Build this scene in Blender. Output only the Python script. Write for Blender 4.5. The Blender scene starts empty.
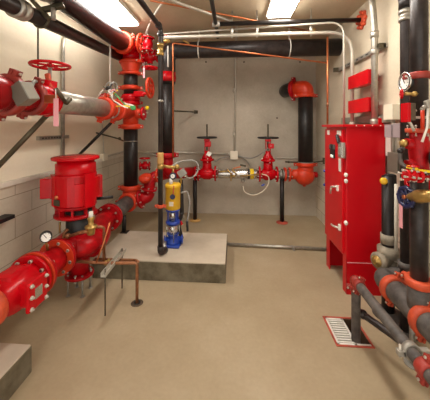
import bpy, bmesh, math, random
from mathutils import Vector, Matrix
random.seed(7)
PI = math.pi
C = bpy.context.scene.collection
SC = bpy.context.scene

# ------------------------------------------------------------------ camera, world, lights, exposure
F, HZ, CX, EYE = 260.0, 126.5, 215.0, 1.62
TH = math.atan(18.0 / F)
cd = bpy.data.cameras.new('camera'); cam = bpy.data.objects.new('camera', cd); C.objects.link(cam)
cam.location = (0, 0, EYE); cam.rotation_euler = (PI / 2, 0, TH)
cd.sensor_width = 36; cd.lens = F / 430 * 36; cd.shift_y = -(200 - HZ) / 430; cd.clip_start = 0.02
SC.camera = cam
w = bpy.data.worlds.new('world'); SC.world = w; w.use_nodes = True
w.node_tree.nodes['Background'].inputs[0].default_value = (1, .95, .87, 1)
w.node_tree.nodes['Background'].inputs[1].default_value = 1.7
vs = SC.view_settings
vs.view_transform = 'Standard'; vs.look = 'None'; vs.gamma = 1; vs.use_curve_mapping = False
vs.exposure = 0.22
LAMP = 27.0          # strength of the fluorescent diffusers

# room extents
XL, XR, YB, YF, ZC = -2.04, 1.5, 4.83, -.5, 3.03

def at(px, py, X=None, Y=None, Z=None):
    """a place in the room from a bearing and one known coordinate (survey helper)"""
    a = (px - CX) / F; u = (HZ - py) / F
    d = Vector((a * math.cos(TH) - math.sin(TH), a * math.sin(TH) + math.cos(TH), u))
    if X is not None: t = X / d.x
    elif Y is not None: t = Y / d.y
    else: t = (Z - EYE) / d.z
    return Vector((0, 0, EYE)) + d * t

# ------------------------------------------------------------------ materials
MATS = {}
def lin(c):
    return tuple(((v / 255) / 12.92 if v / 255 <= .04045 else ((v / 255 + .055) / 1.055) ** 2.4) for v in c)
def mat(name, rgb, rough=.5, metal=0, var=.12, scale=9, bump=.0, rgb2=None, spec=.5, coat=0):
    m = bpy.data.materials.new(name); m.use_nodes = True
    n = m.node_tree.nodes; l = m.node_tree.links; b = n['Principled BSDF']
    c = lin(rgb); c2 = lin(rgb2) if rgb2 else tuple(v * (1 - var * 2) for v in c)
    tc = n.new('ShaderNodeTexCoord'); nz = n.new('ShaderNodeTexNoise'); nz.inputs['Scale'].default_value = scale
    nz.inputs['Detail'].default_value = 5; nz.inputs['Roughness'].default_value = .6
    l.new(tc.outputs['Object'], nz.inputs['Vector'])
    r = n.new('ShaderNodeValToRGB'); r.color_ramp.elements[0].position = .35; r.color_ramp.elements[1].position = .65
    r.color_ramp.elements[0].color = (*c2, 1); r.color_ramp.elements[1].color = (*c, 1)
    l.new(nz.outputs['Fac'], r.inputs['Fac']); l.new(r.outputs['Color'], b.inputs['Base Color'])
    b.inputs['Roughness'].default_value = rough; b.inputs['Metallic'].default_value = metal
    b.inputs['Specular IOR Level'].default_value = spec
    if coat: b.inputs['Coat Weight'].default_value = coat; b.inputs['Coat Roughness'].default_value = .15
    if bump:
        bp = n.new('ShaderNodeBump'); bp.inputs['Strength'].default_value = bump; bp.inputs['Distance'].default_value = .01
        l.new(nz.outputs['Fac'], bp.inputs['Height']); l.new(bp.outputs['Normal'], b.inputs['Normal'])
    MATS[name] = m; return m

mat('red', (192, 6, 20), .25, var=.06, spec=.25)
mat('red_body', (184, 14, 24), .33, var=.12, scale=14, rgb2=(146, 10, 16), spec=.2)
mat('orange', (212, 60, 30), .38, var=.1, spec=.35)
mat('rust_orange', (214, 84, 46), .55, rgb2=(170, 60, 34))
mat('cabinet', (200, 10, 24), .3, var=.02, spec=.3)
mat('black', (38, 32, 30), .42, var=.2, scale=16, rgb2=(24, 20, 18), spec=.35)
mat('mill', (56, 48, 46), .38, metal=.2, var=.2, scale=12, rgb2=(34, 29, 28), spec=.4)
mat('dusty', (98, 91, 86), .6, var=.2, scale=14, rgb2=(64, 58, 55))
mat('galv', (180, 175, 164), .36, metal=.7, var=.12, scale=25)
mat('galv_dull', (170, 165, 155), .5, metal=.5, var=.15, scale=25)
mat('emt', (200, 194, 180), .4, metal=.35, var=.08)
mat('strut', (92, 84, 66), .5, metal=.5, var=.15)
mat('copper', (206, 122, 78), .32, metal=.7, var=.12, scale=20)
mat('copper_dull', (168, 112, 76), .45, metal=.5, var=.2, scale=20)
mat('brass', (186, 150, 84), .35, metal=.6, var=.15, scale=20)
mat('steel', (205, 202, 196), .25, metal=.85, var=.05)
mat('bolt', (214, 206, 192), .4, metal=.5, var=.1, scale=40)
mat('yellow', (224, 176, 34), .35, var=.05)
mat('bright_yellow', (245, 205, 20), .5, var=.02)
mat('blue', (34, 66, 160), .35, var=.1)
mat('navy', (30, 34, 74), .35, var=.1)
mat('white', (232, 228, 218), .5, var=.03)
mat('cream', (226, 216, 194), .5, var=.03)
mat('greybox', (136, 130, 116), .5, var=.05)
mat('greybox_dark', (104, 98, 86), .5, var=.05)
mat('lavender', (158, 144, 146), .5, var=.05)
mat('pink', (232, 160, 168), .6, var=.02)
mat('dial', (240, 238, 232), .4, var=.01)
mat('rubber', (26, 24, 24), .5, var=.05)
mat('green', (70, 160, 90), .5, var=.05)
mat('tan', (206, 160, 92), .6, var=.1)
mat('flex', (146, 143, 136), .5, var=.05)
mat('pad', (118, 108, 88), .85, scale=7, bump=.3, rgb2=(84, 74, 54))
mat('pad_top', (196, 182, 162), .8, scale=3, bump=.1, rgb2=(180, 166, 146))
mat('ledge', (214, 206, 190), .6, var=.05)
mat('stain', (96, 80, 62), .8, scale=20, rgb2=(64, 52, 40))
mat('pit', (84, 62, 40), .8)
mat('maroon', (150, 10, 16), .25, var=.1, spec=.4)
mat('brick', (158, 48, 36), .5, rgb2=(120, 36, 28))
mat('putty', (160, 150, 132), .7, scale=14, rgb2=(120, 110, 94))
mat('rustframe', (192, 84, 62), .7, rgb2=(150, 60, 44))

def surf(name, c1, c2, c3, scale=1.2, rough=.8, bump=.15, stretch=(1, 1, 1), brick=None):
    """concrete: large mottling plus fine grain; optionally a block pattern below"""
    m = bpy.data.materials.new(name); m.use_nodes = True
    n = m.node_tree.nodes; l = m.node_tree.links; b = n['Principled BSDF']
    tc = n.new('ShaderNodeTexCoord'); mp = n.new('ShaderNodeMapping'); mp.inputs['Scale'].default_value = stretch
    l.new(tc.outputs['Object'], mp.inputs['Vector'])
    a = n.new('ShaderNodeTexNoise'); a.inputs['Scale'].default_value = scale; a.inputs['Detail'].default_value = 6; a.inputs['Roughness'].default_value = .62
    f = n.new('ShaderNodeTexNoise'); f.inputs['Scale'].default_value = 38; f.inputs['Detail'].default_value = 4
    l.new(mp.outputs[0], a.inputs['Vector']); l.new(tc.outputs['Object'], f.inputs['Vector'])
    r = n.new('ShaderNodeValToRGB'); e = r.color_ramp.elements
    e[0].position = .3; e[0].color = (*lin(c1), 1); e[1].position = .72; e[1].color = (*lin(c3), 1)
    k = e.new(.5); k.color = (*lin(c2), 1)
    l.new(a.outputs['Fac'], r.inputs['Fac'])
    mx = n.new('ShaderNodeMixRGB'); mx.blend_type = 'OVERLAY'; mx.inputs[0].default_value = .1
    l.new(r.outputs[0], mx.inputs[1]); l.new(f.outputs['Fac'], mx.inputs[2])
    out = mx.outputs[0]; hgt = f.outputs['Fac']
    if brick:
        sp = n.new('ShaderNodeSeparateXYZ'); cb = n.new('ShaderNodeCombineXYZ')
        l.new(tc.outputs['Object'], sp.inputs[0]); l.new(sp.outputs['Y'], cb.inputs['X'])
        ad = n.new('ShaderNodeMath'); ad.operation = 'ADD'; ad.inputs[1].default_value = brick[1]
        l.new(sp.outputs['Z'], ad.inputs[0]); l.new(ad.outputs[0], cb.inputs['Y'])
        ay = n.new('ShaderNodeVectorMath'); ay.operation = 'ADD'; ay.inputs[1].default_value = (brick[0], 0, 0)
        l.new(cb.outputs[0], ay.inputs[0])
        bt = n.new('ShaderNodeTexBrick'); bt.inputs['Scale'].default_value = 1
        bt.inputs['Brick Width'].default_value = .4064; bt.inputs['Row Height'].default_value = .2032
        bt.inputs['Mortar Size'].default_value = .0045; bt.inputs['Mortar Smooth'].default_value = .4; bt.offset = .5
        bt.inputs['Color1'].default_value = (1, 1, 1, 1); bt.inputs['Color2'].default_value = (.9, .9, .9, 1); bt.inputs['Mortar'].default_value = (.5, .46, .4, 1)
        l.new(ay.outputs[0], bt.inputs['Vector'])
        m2 = n.new('ShaderNodeMixRGB'); m2.blend_type = 'MULTIPLY'; m2.inputs[0].default_value = 1
        l.new(out, m2.inputs[1]); l.new(bt.outputs['Color'], m2.inputs[2]); out = m2.outputs[0]
    l.new(out, b.inputs['Base Color']); b.inputs['Roughness'].default_value = rough
    bp = n.new('ShaderNodeBump'); bp.inputs['Strength'].default_value = bump; bp.inputs['Distance'].default_value = .006
    l.new(hgt, bp.inputs['Height']); l.new(bp.outputs['Normal'], b.inputs['Normal'])
    MATS[name] = m; return m
surf('floor', (152, 133, 104), (165, 147, 118), (177, 160, 133), .9, .55, .08)
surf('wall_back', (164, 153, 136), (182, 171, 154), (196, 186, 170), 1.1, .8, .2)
surf('wall_side_brightened', (222, 211, 188), (234, 223, 200), (242, 232, 212), .8, .75, .1, stretch=(1, .35, 2.2))  # left wall: shared cream lightened in colour to offset the shade there
surf('wall_side_dimmed', (188, 175, 152), (204, 191, 168), (216, 204, 182), .8, .75, .1, stretch=(1, .35, 2.2))  # right wall: same cream darkened in colour where the lighting comes out too strong
surf('wall_block', (198, 187, 166), (210, 199, 178), (220, 209, 190), 1.5, .8, .25, brick=(.133, .04))
surf('ceiling', (176, 160, 132), (192, 176, 148), (206, 190, 164), .8, .8, .15)
def emit(name, rgb, s):
    m = bpy.data.materials.new(name); m.use_nodes = True; b = m.node_tree.nodes['Principled BSDF']
    b.inputs['Base Color'].default_value = (.9, .9, .85, 1)
    b.inputs['Emission Color'].default_value = (*rgb, 1); b.inputs['Emission Strength'].default_value = s; MATS[name] = m
emit('lamp', (1, .94, .86), LAMP)
emit('display', (.15, .3, .2), .6)

# ------------------------------------------------------------------ mesh builder
def frame(ax):
    ax = Vector(ax).normalized(); r = Vector((0, 0, 1)) if abs(ax.z) < .9 else Vector((1, 0, 0))
    u = ax.cross(r).normalized(); v = ax.cross(u).normalized(); return ax, u, v
class MB:
    def __init__(s): s.v = []; s.f = []; s.sm = []
    def _add(s, vs, fs, sm=True):
        k = len(s.v); s.v += [Vector(p) for p in vs]; s.f += [tuple(i + k for i in f) for f in fs]; s.sm += [sm] * len(fs); return s
    def box(s, a, b, bev=0):
        a, b = Vector(a), Vector(b); lo = Vector(map(min, a, b)); hi = Vector(map(max, a, b))
        c = (lo + hi) / 2; return s.obox(c, (1, 0, 0), (0, 1, 0), *(hi - lo), bev=bev)
    def obox(s, c, ux, uy, sx, sy, sz, bev=0):
        ux = Vector(ux).normalized(); uy = Vector(uy); uy = (uy - ux * uy.dot(ux)).normalized(); uz = ux.cross(uy); c = Vector(c)
        bev = min(bev, sx * .45, sy * .45, sz * .45)
        bm = bmesh.new(); bmesh.ops.create_cube(bm, size=1)
        for q in bm.verts: q.co = Vector((q.co.x * sx, q.co.y * sy, q.co.z * sz))
        if bev > 0: bmesh.ops.bevel(bm, geom=list(bm.edges), offset=bev, segments=2, affect='EDGES', profile=.5)
        bm.verts.index_update()
        s._add([c + ux * q.co.x + uy * q.co.y + uz * q.co.z for q in bm.verts], [[q.index for q in f.verts] for f in bm.faces], False)
        bm.free(); return s
    def lathe(s, o, ax, prof, seg=24, ang=0):
        """prof: list of (distance along axis, radius)"""
        ax, u, v = frame(ax); o = Vector(o); vs = []; fs = []
        for (t, r) in prof:
            for i in range(seg):
                a = 2 * PI * i / seg + ang; vs.append(o + ax * t + (u * math.cos(a) + v * math.sin(a)) * max(r, 1e-5))
        for j in range(len(prof) - 1):
            for i in range(seg):
                k = (i + 1) % seg; fs.append((j * seg + i, j * seg + k, (j + 1) * seg + k, (j + 1) * seg + i))
        n = len(prof); s._add(vs, fs, True)
        k0 = len(s.v) - len(vs)
        s.f.append(tuple(k0 + i for i in range(seg))[::-1]); s.f.append(tuple(k0 + (n - 1) * seg + i for i in range(seg))); s.sm += [False, False]
        return s
    def cyl(s, a, b, r, seg=20, r2=None):
        a, b = Vector(a), Vector(b); L = (b - a).length; return s.lathe(a, b - a, [(0, r), (L, r if r2 is None else r2)], seg)
    def tube(s, pts, r, bend=0, seg=16, nb=7):
        P = [Vector(p) for p in pts]; Q = [P[0]]
        for i in range(1, len(P) - 1):
            a = P[i - 1] - P[i]; b = P[i + 1] - P[i]; q = min(bend, a.length * .49, b.length * .49)
            if q < 1e-4: Q.append(P[i]); continue
            p0 = P[i] + a.normalized() * q; p1 = P[i] + b.normalized() * q
            for k in range(nb + 1):
                t = k / nb; Q.append((1 - t) ** 2 * p0 + 2 * t * (1 - t) * P[i] + t * t * p1)
        Q.append(P[-1]); n = len(Q); vs = []; fs = []
        T = [((Q[min(i + 1, n - 1)] - Q[max(i - 1, 0)]).normalized()) for i in range(n)]
        _, u, _ = frame(T[0])
        for i in range(n):
            u = (u - T[i] * u.dot(T[i])).normalized(); v = T[i].cross(u)
            for k in range(seg):
                a = 2 * PI * k / seg; vs.append(Q[i] + (u * math.cos(a) + v * math.sin(a)) * r)
        for j in range(n - 1):
            for i in range(seg):
                k = (i + 1) % seg; fs.append((j * seg + i, j * seg + k, (j + 1) * seg + k, (j + 1) * seg + i))
        s._add(vs, fs, True); k0 = len(s.v) - len(vs)
        s.f.append(tuple(k0 + i for i in range(seg))[::-1]); s.f.append(tuple(k0 + (n - 1) * seg + i for i in range(seg))); s.sm += [False, False]
        return s
    def ring(s, o, ax, R, r, seg=32, rs=8):
        ax, u, v = frame(ax); o = Vector(o); vs = []; fs = []
        for i in range(seg):
            a = 2 * PI * i / seg; d = u * math.cos(a) + v * math.sin(a)
            for k in range(rs):
                b = 2 * PI * k / rs; vs.append(o + d * (R + r * math.cos(b)) + ax * r * math.sin(b))
        for i in range(seg):
            for k in range(rs):
                i2 = (i + 1) % seg; k2 = (k + 1) % rs; fs.append((i * rs + k, i2 * rs + k, i2 * rs + k2, i * rs + k2))
        return s._add(vs, fs, True)
    def ball(s, o, r, seg=20, sq=(1, 1, 1)):
        vs = []; fs = []; o = Vector(o); n = 10
        for j in range(n + 1):
            p = PI * j / n
            for i in range(seg):
                a = 2 * PI * i / seg; rr = max(math.sin(p), 1e-4)
                vs.append(o + Vector((math.cos(a) * rr * r * sq[0], math.sin(a) * rr * r * sq[1], math.cos(p) * r * sq[2])))
        for j in range(n):
            for i in range(seg):
                k = (i + 1) % seg; fs.append((j * seg + i, (j + 1) * seg + i, (j + 1) * seg + k, j * seg + k))
        return s._add(vs, fs, True)
    def poly(s, pts, d):
        """prism: outline pts pushed along d"""
        P = [Vector(p) for p in pts]; d = Vector(d); n = len(P)
        return s._add(P + [p + d for p in P], [tuple(range(n))[::-1], tuple(range(n, 2 * n))] + [(i, (i + 1) % n, (i + 1) % n + n, i + n) for i in range(n)], False)

def mesh(name, mb, m, org):
    me = bpy.data.meshes.new(name); me.from_pydata([tuple(p - org) for p in mb.v], [], mb.f)
    me.polygons.foreach_set('use_smooth', mb.sm); me.materials.append(MATS[m])
    bm = bmesh.new(); bm.from_mesh(me); bmesh.ops.recalc_face_normals(bm, faces=bm.faces); bm.to_mesh(me); bm.free()
    me.update(); return me
def thing(name, label, cat, loc, group=None):
    o = bpy.data.objects.new(name, None); C.objects.link(o); o.location = loc; o.empty_display_size = .05
    o['label'] = label; o['category'] = cat; o['org'] = 1
    del o['org']
    if group: o['group'] = group
    return o
def org(o):
    while o.parent: o = o.parent
    return Vector(o.location)
def part(name, mb, m, parent, label=None):
    o = bpy.data.objects.new(name, mesh(name, mb, m, org(parent))); C.objects.link(o); o.parent = parent
    if label: o['label'] = label
    return o
def solo(name, mb, m, label, cat, loc, group=None):
    o = bpy.data.objects.new(name, mesh(name, mb, m, Vector(loc))); C.objects.link(o); o.location = loc
    o['label'] = label; o['category'] = cat
    if group: o['group'] = group
    return o
def struct(name, mb, m):
    o = bpy.data.objects.new(name, mesh(name, mb, m, Vector((0, 0, 0)))); C.objects.link(o); o['kind'] = 'structure'; return o
def dup(root, loc, label=None):
    r = root.copy(); C.objects.link(r); r.location = loc
    if label: r['label'] = label
    for ch in list(root.children):
        c = ch.copy(); C.objects.link(c); c.parent = r
        for g in list(ch.children):
            d = g.copy(); C.objects.link(d); d.parent = c
    return r

def bolts(parent, c, ax, R, n, r=.011, L=.05, a0=0.2, m='bolt'):
    ax, u, v = frame(ax); c = Vector(c)
    for i in range(n):
        a = 2 * PI * i / n + a0; p = c + (u * math.cos(a) + v * math.sin(a)) * R
        b = MB().cyl(p - ax * L / 2, p + ax * L / 2, r * .6, 8).lathe(p - ax * L / 2, ax, [(0, r), (.012, r)], 6).lathe(p + ax * (L / 2 - .012), ax, [(0, r), (.012, r)], 6)
        part('bolt', b, m, parent)
def flange(parent, c, ax, R, t=.025, n=8, m='red_body', bolt=.011, name='flange'):
    ax = Vector(ax).normalized(); c = Vector(c)
    p = part(name, MB().lathe(c - ax * t / 2, ax, [(0, R - .003), (.003, R), (t - .003, R), (t, R - .003)], 32), m, parent)
    if n: bolts(p, c, ax, R * .82, n, bolt, t + .045)
    return p
def coupling(parent, c, ax, r, m='orange', w=.06, side=(1, 0, 0), bl=True):
    """grooved pipe coupling: ring of two halves with bolt pads and bolts"""
    ax, u, v = frame(ax); c = Vector(c); sd = Vector(side); sd = (sd - ax * sd.dot(ax)).normalized(); up = ax.cross(sd)
    k = MB().lathe(c - ax * w / 2, ax, [(0, r * 1.03), (0, r * 1.22), (w * .2, r * 1.3), (w * .8, r * 1.3), (w, r * 1.22), (w, r * 1.03)], 28)
    e = max(r * .35, .022)
    for sg in (-1, 1):
        for g in (-1, 1):
            k.obox(c + sd * sg * (r * 1.28 + e * .4) + up * g * (e * .42), sd, up, e * 1.3, e * .6, w * .8, bev=.003)
    p = part('coupling', k, m, parent)
    if bl:
        for sg in (-1, 1):
            q = c + sd * sg * (r * 1.3 + e * .55); L = e * 2.2; h = max(.007, r * .09)
            part('bolt', MB().cyl(q - up * L / 2, q + up * L / 2, h * .6, 8).lathe(q - up * L / 2, up, [(0, h), (h, h)], 6).lathe(q + up * (L / 2 - h), up, [(0, h), (h, h)], 6), 'bolt', p)
    return p
def wheel(parent, c, ax, R, r=.009, sp=5, m='red', name='handwheel'):
    ax, u, v = frame(ax); c = Vector(c); k = MB().ring(c, ax, R, r, 32, 8).lathe(c - ax * .012, ax, [(0, R * .2), (.024, R * .2)], 16)
    for i in range(sp):
        a = 2 * PI * i / sp; d = u * math.cos(a) + v * math.sin(a); k.tube([c + d * R * .1, c + d * R], r * .75, 0, 8)
    return part(name, k, m, parent)
def V(*a): return Vector(a)
X_, Y_, Z_ = V(1, 0, 0), V(0, 1, 0), V(0, 0, 1)

# ------------------------------------------------------------------ the room
DX0, DX1, DY0, DY1 = .775, 1.02, 1.985, 2.26          # floor drain opening
fl = MB()
for (a, b) in (((XL - .1, YF - .1), (DX0, YB + .1)), ((DX1, YF - .1), (XR + .1, YB + .1)), ((DX0, YF - .1), (DX1, DY0)), ((DX0, DY1), (DX1, YB + .1))):
    fl.box((a[0], a[1], -.3), (b[0], b[1], 0))
fl.box((DX0, DY0, -.3), (DX1, DY1, -.16))
struct('floor', fl, 'floor')
struct('ceiling', MB().box((XL - .1, YF - .1, ZC), (XR + .1, YB + .1, ZC + .12)), 'ceiling')
ZB = 1.115
struct('wall_left', MB().box((XL - .12, YF, 0), (XL, YB, ZB)), 'wall_block')
struct('wall_left', MB().box((XL - .12, YF, ZB), (XL, YB, ZC)), 'wall_side_brightened')
struct('wall_right', MB().box((XR, YF, 0), (XR + .12, YB, ZB)), 'wall_block')
struct('wall_right', MB().box((XR, YF, ZB), (XR + .12, YB, ZC)), 'wall_side_dimmed')
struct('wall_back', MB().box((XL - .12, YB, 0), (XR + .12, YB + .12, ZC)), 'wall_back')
struct('trim_1', MB().box((XL, YF, ZB - .035), (XL + .035, YB, ZB + .012), bev=.004), 'ledge')
# form-tie holes in the back wall
for (px, py, wh) in ((206, 62, 'just left of the vertical conduit, upper'), (244, 62, 'just right of the vertical conduit, upper'), (277, 118, 'above the right gate valve'), (300, 62, 'above the orange elbow')):
    p = at(px, py, Y=YB)
    solo('tie_hole', MB().lathe(p - Y_ * .004, Y_, [(0, .014), (.003, .016)], 14), 'stain',
         'small dark form tie hole in the back wall ' + wh, 'hole', p, 'form tie holes in the back wall')

# concrete pads
o = V(-.8, 3.05, 0)
t = thing('concrete_pad', 'large low concrete pad carrying the yellow and blue pump', 'concrete pad', o)
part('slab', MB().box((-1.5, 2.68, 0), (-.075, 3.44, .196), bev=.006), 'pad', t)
part('pale_top', MB().box((-1.496, 2.684, .19), (-.079, 3.436, .206), bev=.004), 'pad_top', t, 'smooth paler top of the pad')  # thin paler layer laid over the darker slab
t = thing('concrete_pad', 'small concrete block at the bottom left under the red suction line', 'concrete pad', V(-1.6, 1.15, 0))
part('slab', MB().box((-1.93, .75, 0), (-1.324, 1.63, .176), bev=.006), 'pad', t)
part('pale_top', MB().box((-1.926, .754, .17), (-1.328, 1.626, .184), bev=.004), 'pad_top', t, 'smooth paler top of the block')  # paler layer again, sides stay darker

# ceiling lights
def light(x, y, label, near=.95):
    t = thing('ceiling_light', label, 'ceiling light', V(x, y, ZC), 'fluorescent ceiling fixtures')
    part('housing', MB().box((x - .15, y - near, ZC - .05), (x + .15, y + .46, ZC), bev=.004), 'white', t)
    part('diffuser', MB().box((x - .14, y - near + .02, ZC - .075), (x + .14, y + .44, ZC - .05), bev=.01), 'lamp', t)
    return t
L1 = light(-1.39, 2.93, 'glowing white strip light above the thick black pipe at left')
light(.56, 2.8, 'glowing white strip light at upper centre right, above the grey conduits', 1.4)  # unseen near end lengthened to throw more light on the left wall

# ------------------------------------------------------------------ left: pump line (axis X = -1.5)
PX, PY, PZ = -1.5, 2.45, .5
pc = V(PX, PY, 0)
t = thing('inline_fire_pump', 'big red vertical fire pump with a round capped motor, left of the room', 'pump', pc)
PM = PX - .035
mo = MB().lathe(V(PM, PY, .875), Z_, [(0, .165), (.0, .178), (.012, .186), (.285, .186), (.3, .178), (.3, .15)], 40)
motor = part('motor_housing', mo, 'red', t)
def sect(a0, a1, r0, r1, z0, z1):
    k = MB(); n = 6; P = []
    for i in range(n + 1):
        a = math.radians(a0 + (a1 - a0) * i / n); P.append(V(PM + r1 * math.cos(a), PY + r1 * math.sin(a), z0))
    for i in range(n, -1, -1):
        a = math.radians(a0 + (a1 - a0) * i / n); P.append(V(PM + r0 * math.cos(a), PY + r0 * math.sin(a), z0))
    return k.poly(P, V(0, 0, z1 - z0))
for (a0, a1, z0, z1, r1) in ((150, 172, .93, 1.13, .24), (180, 208, .93, 1.12, .222), (208, 246, .885, 1.17, .206), (-114, -62, .885, 1.165, .2), (-62, -40, .885, 1.09, .214), (-40, -14, .87, 1.18, .232), (-14, 8, .95, 1.13, .225), (35, 60, .9, 1.12, .24)):
    part('vent_cowl', sect(a0, a1, .17, r1, z0, z1), 'red', motor)
part('conduit_box', MB().obox(V(PM - .255, PY - .05, 1.03), V(1, .3, 0), V(0, 1, 0), .09, .14, .19, bev=.01), 'red', motor)
part('band', sect(-150, -30, .17, .216, 1.15, 1.168), 'red', motor)
q = V(PM, PY, 0) + V(math.cos(math.radians(-108)), math.sin(math.radians(-108)), 0) * .204
part('nameplate', MB().obox(q + Z_ * .925, V(.95, -.3, 0), V(.3, .95, 0), .075, .006, .055, bev=.002), 'strut', motor, 'dark metal nameplate')
part('eye_bolt', MB().ball(q + Z_ * .975, .018), 'copper', motor, 'small coppery plug')
part('motor_neck', MB().lathe(V(PM, PY, 1.165), Z_, [(0, .178), (.01, .18), (.1, .178), (.105, .165), (.15, .165)], 40), 'red', t)
part('motor_cap', MB().lathe(V(PM, PY, 1.295), Z_, [(0, .16), (.004, .205), (.008, .213), (.03, .213), (.034, .205), (.04, .17), (.044, .02)], 48), 'red', t, 'wide round drip cap')
part('handle_bar', MB().tube([V(PM + .1, PY + .15, .87), V(PM + .27, PY + .22, .875)], .016), 'rubber', t, 'black bar end')
lb = MB().lathe(V(PM, PY, .84), Z_, [(0, .12), (0, .175), (.012, .185), (.03, .185), (.036, .17)], 40)
lb.lathe(V(PM, PY, .755), Z_, [(0, .13), (0, .18), (.006, .192), (.026, .192), (.03, .13)], 40)
for i in range(9):
    a = 2 * PI * i / 9 + .2; d = V(math.cos(a), math.sin(a), 0)
    lb.obox(V(PM, PY, .812) + d * .155, d, V(-d.y, d.x, 0), .045, .018, .07)
part('motor_bracket', lb, 'red_body', t)
part('shaft_housing', MB().lathe(V(PX, PY, .56), Z_, [(0, .14), (.03, .125), (.05, .12), (.28, .12)], 24), 'rubber', t, 'black recess around the shaft')
# volute: an off-centre swelling casing sweeping up to the discharge
vo = MB().lathe(V(PX, PY, .38), Z_, [(0, .09), (.02, .17), (.07, .225), (.12, .235), (.17, .21), (.215, .15), (.225, .12)], 40)
vo.tube([V(PX, 2.12, PZ), V(PX, 2.45, PZ)], .105, 0, 24)
vo.tube([V(PX + .12, 2.42, .45), V(PX + .13, 2.62, .49), V(PX, 2.82, .52), V(PX, 3.03, .52)], .105, .13, 24)
vo.lathe(V(PX, PY, .2), Z_, [(0, .085), (.2, .1)], 24)
part('volute', vo, 'red_body', t)
part('flange_gasket', MB().lathe(V(PX, 2.105, PZ), Y_, [(0, .155), (.012, .155)], 32), 'orange', t)
flange(t, V(PX, 2.135, PZ), Y_, .158, .03, 8, bolt=.014)
flange(t, V(PX, 3.03, .52), Y_, .16, .03, 8, bolt=.013)
flange(t, V(PX, PY, .18), Z_, .13, .024, 4, bolt=.012, name='base_flange')
for a in (45, 135, 225, 315):
    d = V(math.cos(math.radians(a)), math.sin(math.radians(a)), 0) * .1
    part('leg', MB().cyl(pc + d, pc + d + Z_ * .2, .009, 10).lathe(pc + d, Z_, [(0, .02), (.008, .02)], 12).lathe(pc + d + Z_ * .155, Z_, [(0, .018), (.012, .018)], 6), 'galv_dull', t)

# gauge on suction flange
g = at(46, 237, X=-1.5)
t = thing('pressure_gauge', 'round black rimmed pressure gauge on the red pump suction flange', 'gauge', g)
ax = V(.75, -1, .12).normalized()
def gauge(t, c, ax, R):
    ax = Vector(ax).normalized(); c = Vector(c)
    k = part('case', MB().lathe(c - ax * .03, ax, [(0, R * .9), (.0, R), (.035, R), (.042, R * .86)], 28), 'rubber', t)
    d = part('dial', MB().lathe(c + ax * .008, ax, [(0, R * .78), (.006, R * .78)], 28), 'dial', t, 'white dial face')
    _, u, v = frame(ax); q = c + ax * .0155
    nd = MB().obox(q + (u * .4 - v * .6) * R * .35, (u * .4 - v * .6), (u * .6 + v * .4), R * .85, R * .09, .002)
    for i in range(9):
        a = PI * (.75 + 1.5 * i / 8); dd = u * math.cos(a) + v * math.sin(a)
        nd.obox(q + dd * R * .68, dd, dd.cross(ax), R * .16, R * .05, .0015)
    part('needle', nd, 'rubber', d)
gauge(t, g, ax, .044)
part('stem', MB().tube([g - ax * .012, g - ax * .012 - Z_ * .045, V(PX - .02, 2.04, .60)], .009, .02), 'brass', t)

# suction reducer + check valve
t = thing('pipe_reducer', 'short red reducer between the pump flange and the check valve', 'pipe fitting', V(PX, 2.05, PZ))
part('body', MB().lathe(V(PX, 1.895, PZ), Y_, [(0, .125), (.03, .12), (.12, .105), (.205, .105)], 28), 'red_body', t)
flange(t, V(PX, 1.885, PZ), Y_, .165, .028, 8, bolt=.014, m='red_body')
part('gasket', MB().lathe(V(PX, 1.85, PZ), Y_, [(0, .169), (.018, .169)], 36), 'orange', t, 'bright orange gasket ring')
t = thing('check_valve', 'red check valve with a square bolted side cover, lower left corner', 'valve', V(PX, 1.75, PZ))
k = MB().lathe(V(PX, 1.52, PZ), Y_, [(0, .1), (.03, .108), (.08, .13), (.17, .145), (.24, .135), (.3, .12)], 32)
k.obox(V(PX + .09, 1.66, PZ + .01), V(1, 0, 0), V(0, 1, 0), .17, .13, .15, bev=.02)
k.obox(V(PX, 1.67, PZ + .085), V(1, 0, 0), V(0, 1, 0), .15, .18, .12, bev=.035)
part('body', k, 'red', t)
flange(t, V(PX, 1.825, PZ), Y_, .165, .028, 8, bolt=.014, m='red')
cv = part('cover', MB().obox(V(PX + .185, 1.66, PZ + .01), V(1, 0, 0), V(0, 1, 0), .028, .17, .19, bev=.01), 'red', t)
for dy in (-.065, .065):
    for dz in (-.075, 0, .075):
        part('bolt', MB().lathe(V(PX + .196, 1.66 + dy, PZ + .01 + dz), X_, [(0, .013), (.014, .013), (.014, .007), (.024, .006)], 6), 'bolt', cv)
part('nameplate', MB().box((PX + .198, 1.625, PZ - .02), (PX + .203, 1.69, PZ + .05), bev=.001), 'steel', cv, 'small silver plate')
t = thing('suction_pipe', 'thick orange-red grooved pipe leaving the frame at lower left', 'pipe', V(PX, 1.45, PZ))
part('pipe', MB().tube([V(PX, 1.53, PZ), V(PX, 1.2, PZ), V(XL, 1.2, PZ)], .09, .14, 28), 'orange', t)
coupling(t, V(PX, 1.49, PZ), Y_, .094, 'rust_orange', .06, side=V(.3, 0, 1))
part('collar', MB().lathe(V(PX, 1.35, PZ), Y_, [(0, .09), (.0, .112), (.04, .112), (.06, .09)], 28), 'rust_orange', t)

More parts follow.
